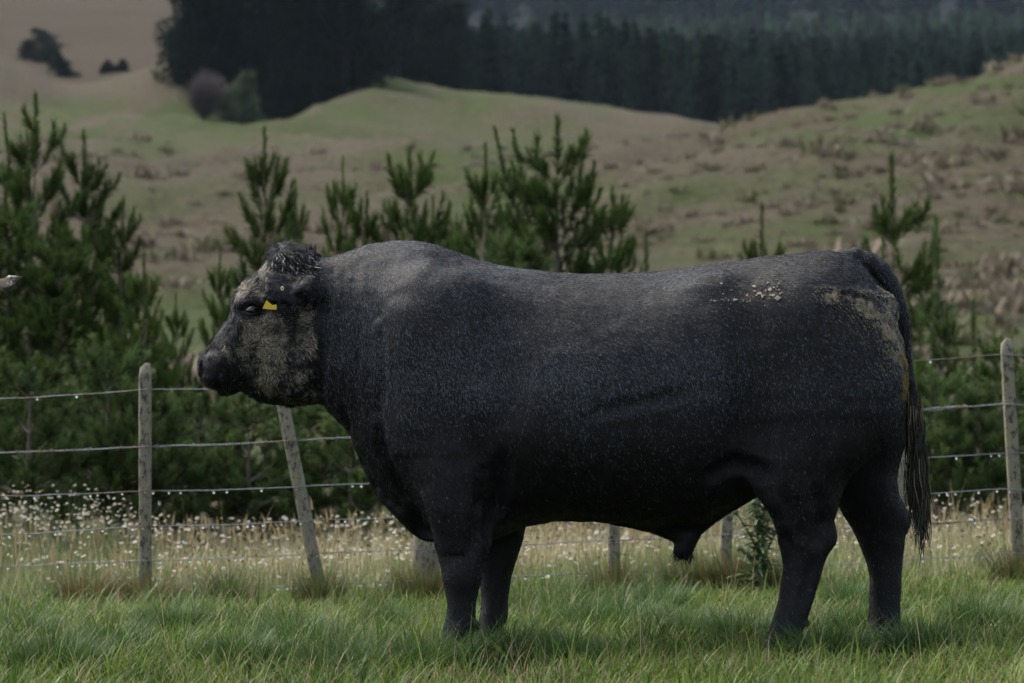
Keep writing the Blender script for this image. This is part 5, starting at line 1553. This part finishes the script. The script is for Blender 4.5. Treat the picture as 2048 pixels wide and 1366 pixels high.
    dr = np.stack([.55 + .5 * n3(pts[sel], 20, 161), .4 * r.normal(size=1500) - .15, -.30 + .5 * n3(pts[sel], 18, 165)], -1) + nn[sel] * .10
    tn = r.uniform(.010, .03, 1500)[:, None] * np.array([1, .96, .92]); tn[r.random(1500) < .16] *= 4
    locks("poll_hair", pts[sel], dr, r.uniform(.02, .05, 1500), .0016, 5, .16, 3, tn, "shaggy wet curls on top of the head", .3)
    K = 60
    rt = P(r.normal(622, 6, K), r.normal(507, 2, K), r.normal(0, .02, K))
    locks("nape_hair", rt, np.stack([r.normal(.1, .45, K), r.normal(0, .3, K), np.full(K, 1.)], -1), r.uniform(.02, .045, K), .0014, 4, .1, 4, np.full((K, 3), .012), "spiky tuft behind the poll")
    # tail switch
    K = 1700
    tt = r.random(K)
    cx = np.interp(tt, [0, .35, .7, 1], [1818, 1828, 1833, 1836]); cy = 752 + tt * 190
    rt = P(cx + r.normal(0, 1, K) * (5.5 + 4.5 * tt), cy, -.03 + r.normal(0, .012, K) * (1 + tt))
    ln = r.uniform(.10, .27, K) * (0.6 + .55 * tt)
    tn = r.uniform(.006, .020, K)[:, None] * np.array([1, .95, .85])
    dirty = r.random(K) < .15 + .15 * (cx < 1830)
    tn[dirty] = r.uniform(.04, .22, dirty.sum())[:, None] * np.array([1, .80, .40])
    dx = r.normal(.03, .04, K)
    locks("tail_switch", rt, np.stack([dx, r.normal(0, .05, K), np.full(K, -1.)], -1), ln, .0021, 7, .055, 11, tn, "long wet matted tail hair streaked with dung")
    K = 110
    rt = P(r.normal(1845, 7, K), r.uniform(950, 1020, K), -.02 + r.normal(0, .01, K))
    locks("tail_hair", rt, np.stack([r.normal(.0, .04, K), r.normal(0, .04, K), np.full(K, -1.)], -1), r.uniform(.08, .25, K), .0022, 7, .05, 12, np.full((K, 3), .010), "thin wisp at the end of the tail")
    K = 170
    rt = P(r.uniform(1347, 1386, K), r.uniform(1092, 1116, K), r.normal(0, .014, K))
    locks("sheath_hair", rt, np.stack([r.normal(.0, .25, K), r.normal(0, .2, K), np.full(K, -1.)], -1), r.uniform(.015, .04, K), .0015, 5, .2, 13, np.full((K, 3), .011), "tuft of black hair on the sheath")
    # flakes of dried mud stuck on the hip
    K = 70
    cl = r.random(K)
    fx = np.where(cl < .55, r.normal(1530, 22, K), np.where(cl < .8, r.normal(1466, 20, K), r.normal(1510, 50, K)))
    fy = np.where(cl < .55, r.normal(582, 11, K), np.where(cl < .8, r.normal(602, 9, K), r.normal(580, 22, K)))
    fk = MB()
    spx, spy = pix(v)
    ok = nrm[:, 1] < -.3
    vi = np.where(ok)[0]
    for a, b_ in zip(fx, fy):
        k0 = vi[np.argmin((spx[vi] - a) ** 2 + (spy[vi] - b_) ** 2)]
        nk = nrm[k0]; u = norm(np.cross(nk, [0, 0, 1.])); w_ = np.cross(nk, u)
        m_ = r.integers(5, 8); an = np.sort(r.uniform(0, 2 * pi, m_)); rd = r.uniform(.5, 1.15, m_) * min(r.lognormal(-5.4, .5), .014)
        pos = v[k0] + u * r.normal(0, .003) + w_ * r.normal(0, .003)
        rg = pos + nk * .0026 + (np.cos(an) * rd)[:, None] * u + (np.sin(an) * rd)[:, None] * w_ * .75
        lo_ = rg - nk * .006
        tcol = r.uniform(.18, .34) * np.array([1, .87, .62])
        fk.add(np.concatenate([rg, lo_, (pos + nk * .0035)[None]]), q=[(i, (i + 1) % m_, m_ + (i + 1) % m_, m_ + i) for i in range(m_)], t=[((i + 1) % m_, i, 2 * m_) for i in range(m_)], c=tcol)
    fm_, n, b, out = new_mat("dried_mud"); n.links.new(attr(n, 'tint'), b.inputs['Base Color']); b.inputs['Roughness'].default_value = .95
    fo = fk.build("mud_speck", fm_, body, smooth=False); tag(fo, "tan flakes of dried mud on the hip")


if DO['bull']: build_bull()

# ---------------------------------------------------------------- pasture grass
def build_grass():
    r = np.random.default_rng(99)
    mb = MB()
    def blades_at(x, y, h, w, c, lean=(.15, .8), droop=(.0, .4), ns=3):
        n = len(x)
        v, q = blades(np.stack([x, y, ground_z(x, y) - .008], -1), h, w, r.uniform(0, 6.28, n), r.uniform(*lean, n), r.uniform(*droop, n), ns)
        mb.add(v, q=q, c=np.repeat(c, (ns + 1) * 2, 0))
    # turf: shorter nearer the fence line
    n = 185000
    y = -3.2 + r.random(n) * 8.4; x = r.uniform(-1, 1, n) * (2.15 + (y + 3.2) * .17 + .5)
    d1 = fbm(x / .55, y / .55, 201); d2 = fbm(x / .16, y / .16, 205, 3)
    keep = d1 * .8 + d2 * .6 + r.normal(0, .25, n) > -.45 + 1.6 * sstep(3.5, 5.2, y)
    x, y, d1, d2 = x[keep], y[keep], d1[keep], d2[keep]; n = len(x)
    h = r.gamma(4, .0150, n) * (1 + .9 * d1 + .9 * d2) + .018
    tone = .5 + .9 * d1 + .5 * fbm(x / .25, y / .25, 209) + r.normal(0, .28, n)
    ca = np.array([.165, .228, .040]); cb = np.array([.040, .088, .014]); t = np.clip(tone, 0, 1)[:, None]
    c = (ca * (1 - t) + cb * t) * r.uniform(.75, 1.3, (n, 1))
    dead = r.random(n) < .07 + .12 * np.clip(fbm(x / .9, y / .9, 213) * 2, 0, 1)
    c[dead] = np.array([.30, .225, .125]) * r.uniform(.5, 1.1, (dead.sum(), 1))
    blades_at(x, y, np.clip(h, .02, .25), r.uniform(.0034, .0072, n), c, lean=(.2, 1.15), droop=(.0, .5))
    # thick dark tufts
    tf = [(1230, 1262, 1.5), (1190, 1250, 1.1), (1010, 1330, 1.0), (1720, 1290, .9), (1480, 1300, 1.0), (1370, 1290, 1.1), (600, 1290, 1.0), (120, 1330, 1.0), (1960, 1290, 1.0), (340, 1260, .8), (860, 1345, 1.0), (1270, 1250, 1.0), (480, 1330, .9), (700, 1340, .9), (240, 1300, .8), (1130, 1345, .8), (1640, 1340, .9), (1850, 1335, .9), (60, 1275, .7), (1330, 1220, .7), (780, 1240, .6), (1700, 1225, .7)]
    for px, py, s in tf:
        D = FPX * .85 / (py - 843); cx = (px - 1024) * D / FPX; cy = D + CAM[1]
        k = int(900 * s); a = r.uniform(0, 6.28, k); rr = .16 * s * np.sqrt(r.random(k))
        x = cx + np.cos(a) * rr; y = cy + np.sin(a) * rr
        hh = r.uniform(.10, .24, k) * (1 - rr / (.16 * s) * .35)
        v, q = blades(np.stack([x, y, ground_z(x, y) - .01], -1), hh, r.uniform(.0028, .0045, k), a + r.normal(0, .6, k), r.uniform(.2, .95, k), r.uniform(.05, .42, k), 4)
        mb.add(v, q=q, c=np.repeat(np.array([.050, .098, .026]) * r.uniform(.65, 1.5, (k, 1)), 10, 0))
    # long unmown grass against the posts
    for px, py, s, brown in [(288, 1180, 1.1, .55), (640, 1185, .7, .35), (1470, 1165, 1.4, .5), (1540, 1165, 1.2, .3), (1230, 1172, .8, .4), (850, 1180, .9, .5), (2035, 1165, .8, .3), (170, 1165, .9, .6), (460, 1180, .7, .3), (1380, 1170, .9, .3)]:
        D = FENCE_Y - CAM[1] - .08; cx = (px - 1024) * D / FPX; cy = D + CAM[1]
        k = int(760 * s); a = r.uniform(0, 6.28, k); rr = .14 * s * np.sqrt(r.random(k))
        x = cx + np.cos(a) * rr * 1.3; y = cy + np.sin(a) * rr * .6
        v, q = blades(np.stack([x, y, ground_z(x, y) - .01], -1), r.uniform(.12, .30, k), r.uniform(.0025, .0045, k), a, r.uniform(.1, .8, k), r.uniform(.0, .35, k), 3)
        bm = r.random(k) < brown
        cc = np.where(bm[:, None], np.array([.16, .105, .05]), np.array([.085, .125, .04])) * r.uniform(.6, 1.35, (k, 1))
        mb.add(v, q=q, c=np.repeat(cc, 8, 0))
    # dead flowering stalks
    k = 420
    y = -2.6 + r.random(k) * 6.2; x = r.uniform(-1, 1, k) * (2.0 + (y + 3.2) * .17)
    v, q = blades(np.stack([x, y, ground_z(x, y)], -1), r.uniform(.12, .34, k), r.uniform(.002, .0032, k), r.uniform(0, 6.28, k), r.uniform(.1, .9, k), r.uniform(0, .3, k), 4)
    mb.add(v, q=q, c=np.repeat(np.array([.36, .29, .17]) * r.uniform(.6, 1.2, (k, 1)), 10, 0))
    o = mb.build("pasture_grass", leaf_mat("grass_blades", .5, .2, .35), smooth=True)
    tag(o, "lush wet pasture grass under the bull's feet", "grass", kind="stuff")


if DO['grass']: build_grass()

# ---------------------------------------------------------------- the air
def build_haze():
    m = bpy.data.materials.new("rainy_air"); m.use_nodes = True
    n = m.node_tree; n.nodes.clear()
    out = n.nodes.new("ShaderNodeOutputMaterial"); v = n.nodes.new("ShaderNodeVolumePrincipled")
    v.inputs['Color'].default_value = (.62, .78, 1.0, 1); v.inputs['Density'].default_value = 0.00003; v.inputs['Anisotropy'].default_value = 0.2
    n.links.new(v.outputs[0], out.inputs['Volume'])
    x0, x1, y0, y1, z0, z1 = -4300, 4300, -60, 3400, -60, 1200
    vv = [(x, y, z) for x in (x0, x1) for y in (y0, y1) for z in (z0, z1)]
    mb = MB(); mb.add(vv, q=[(0, 1, 3, 2), (4, 6, 7, 5), (0, 4, 5, 1), (2, 3, 7, 6), (0, 2, 6, 4), (1, 5, 7, 3)])
    o = mb.build("haze", m, smooth=False)
    tag(o, "faint rainy haze over the far slopes", "haze", kind="stuff")


if DO['haze']: build_haze()
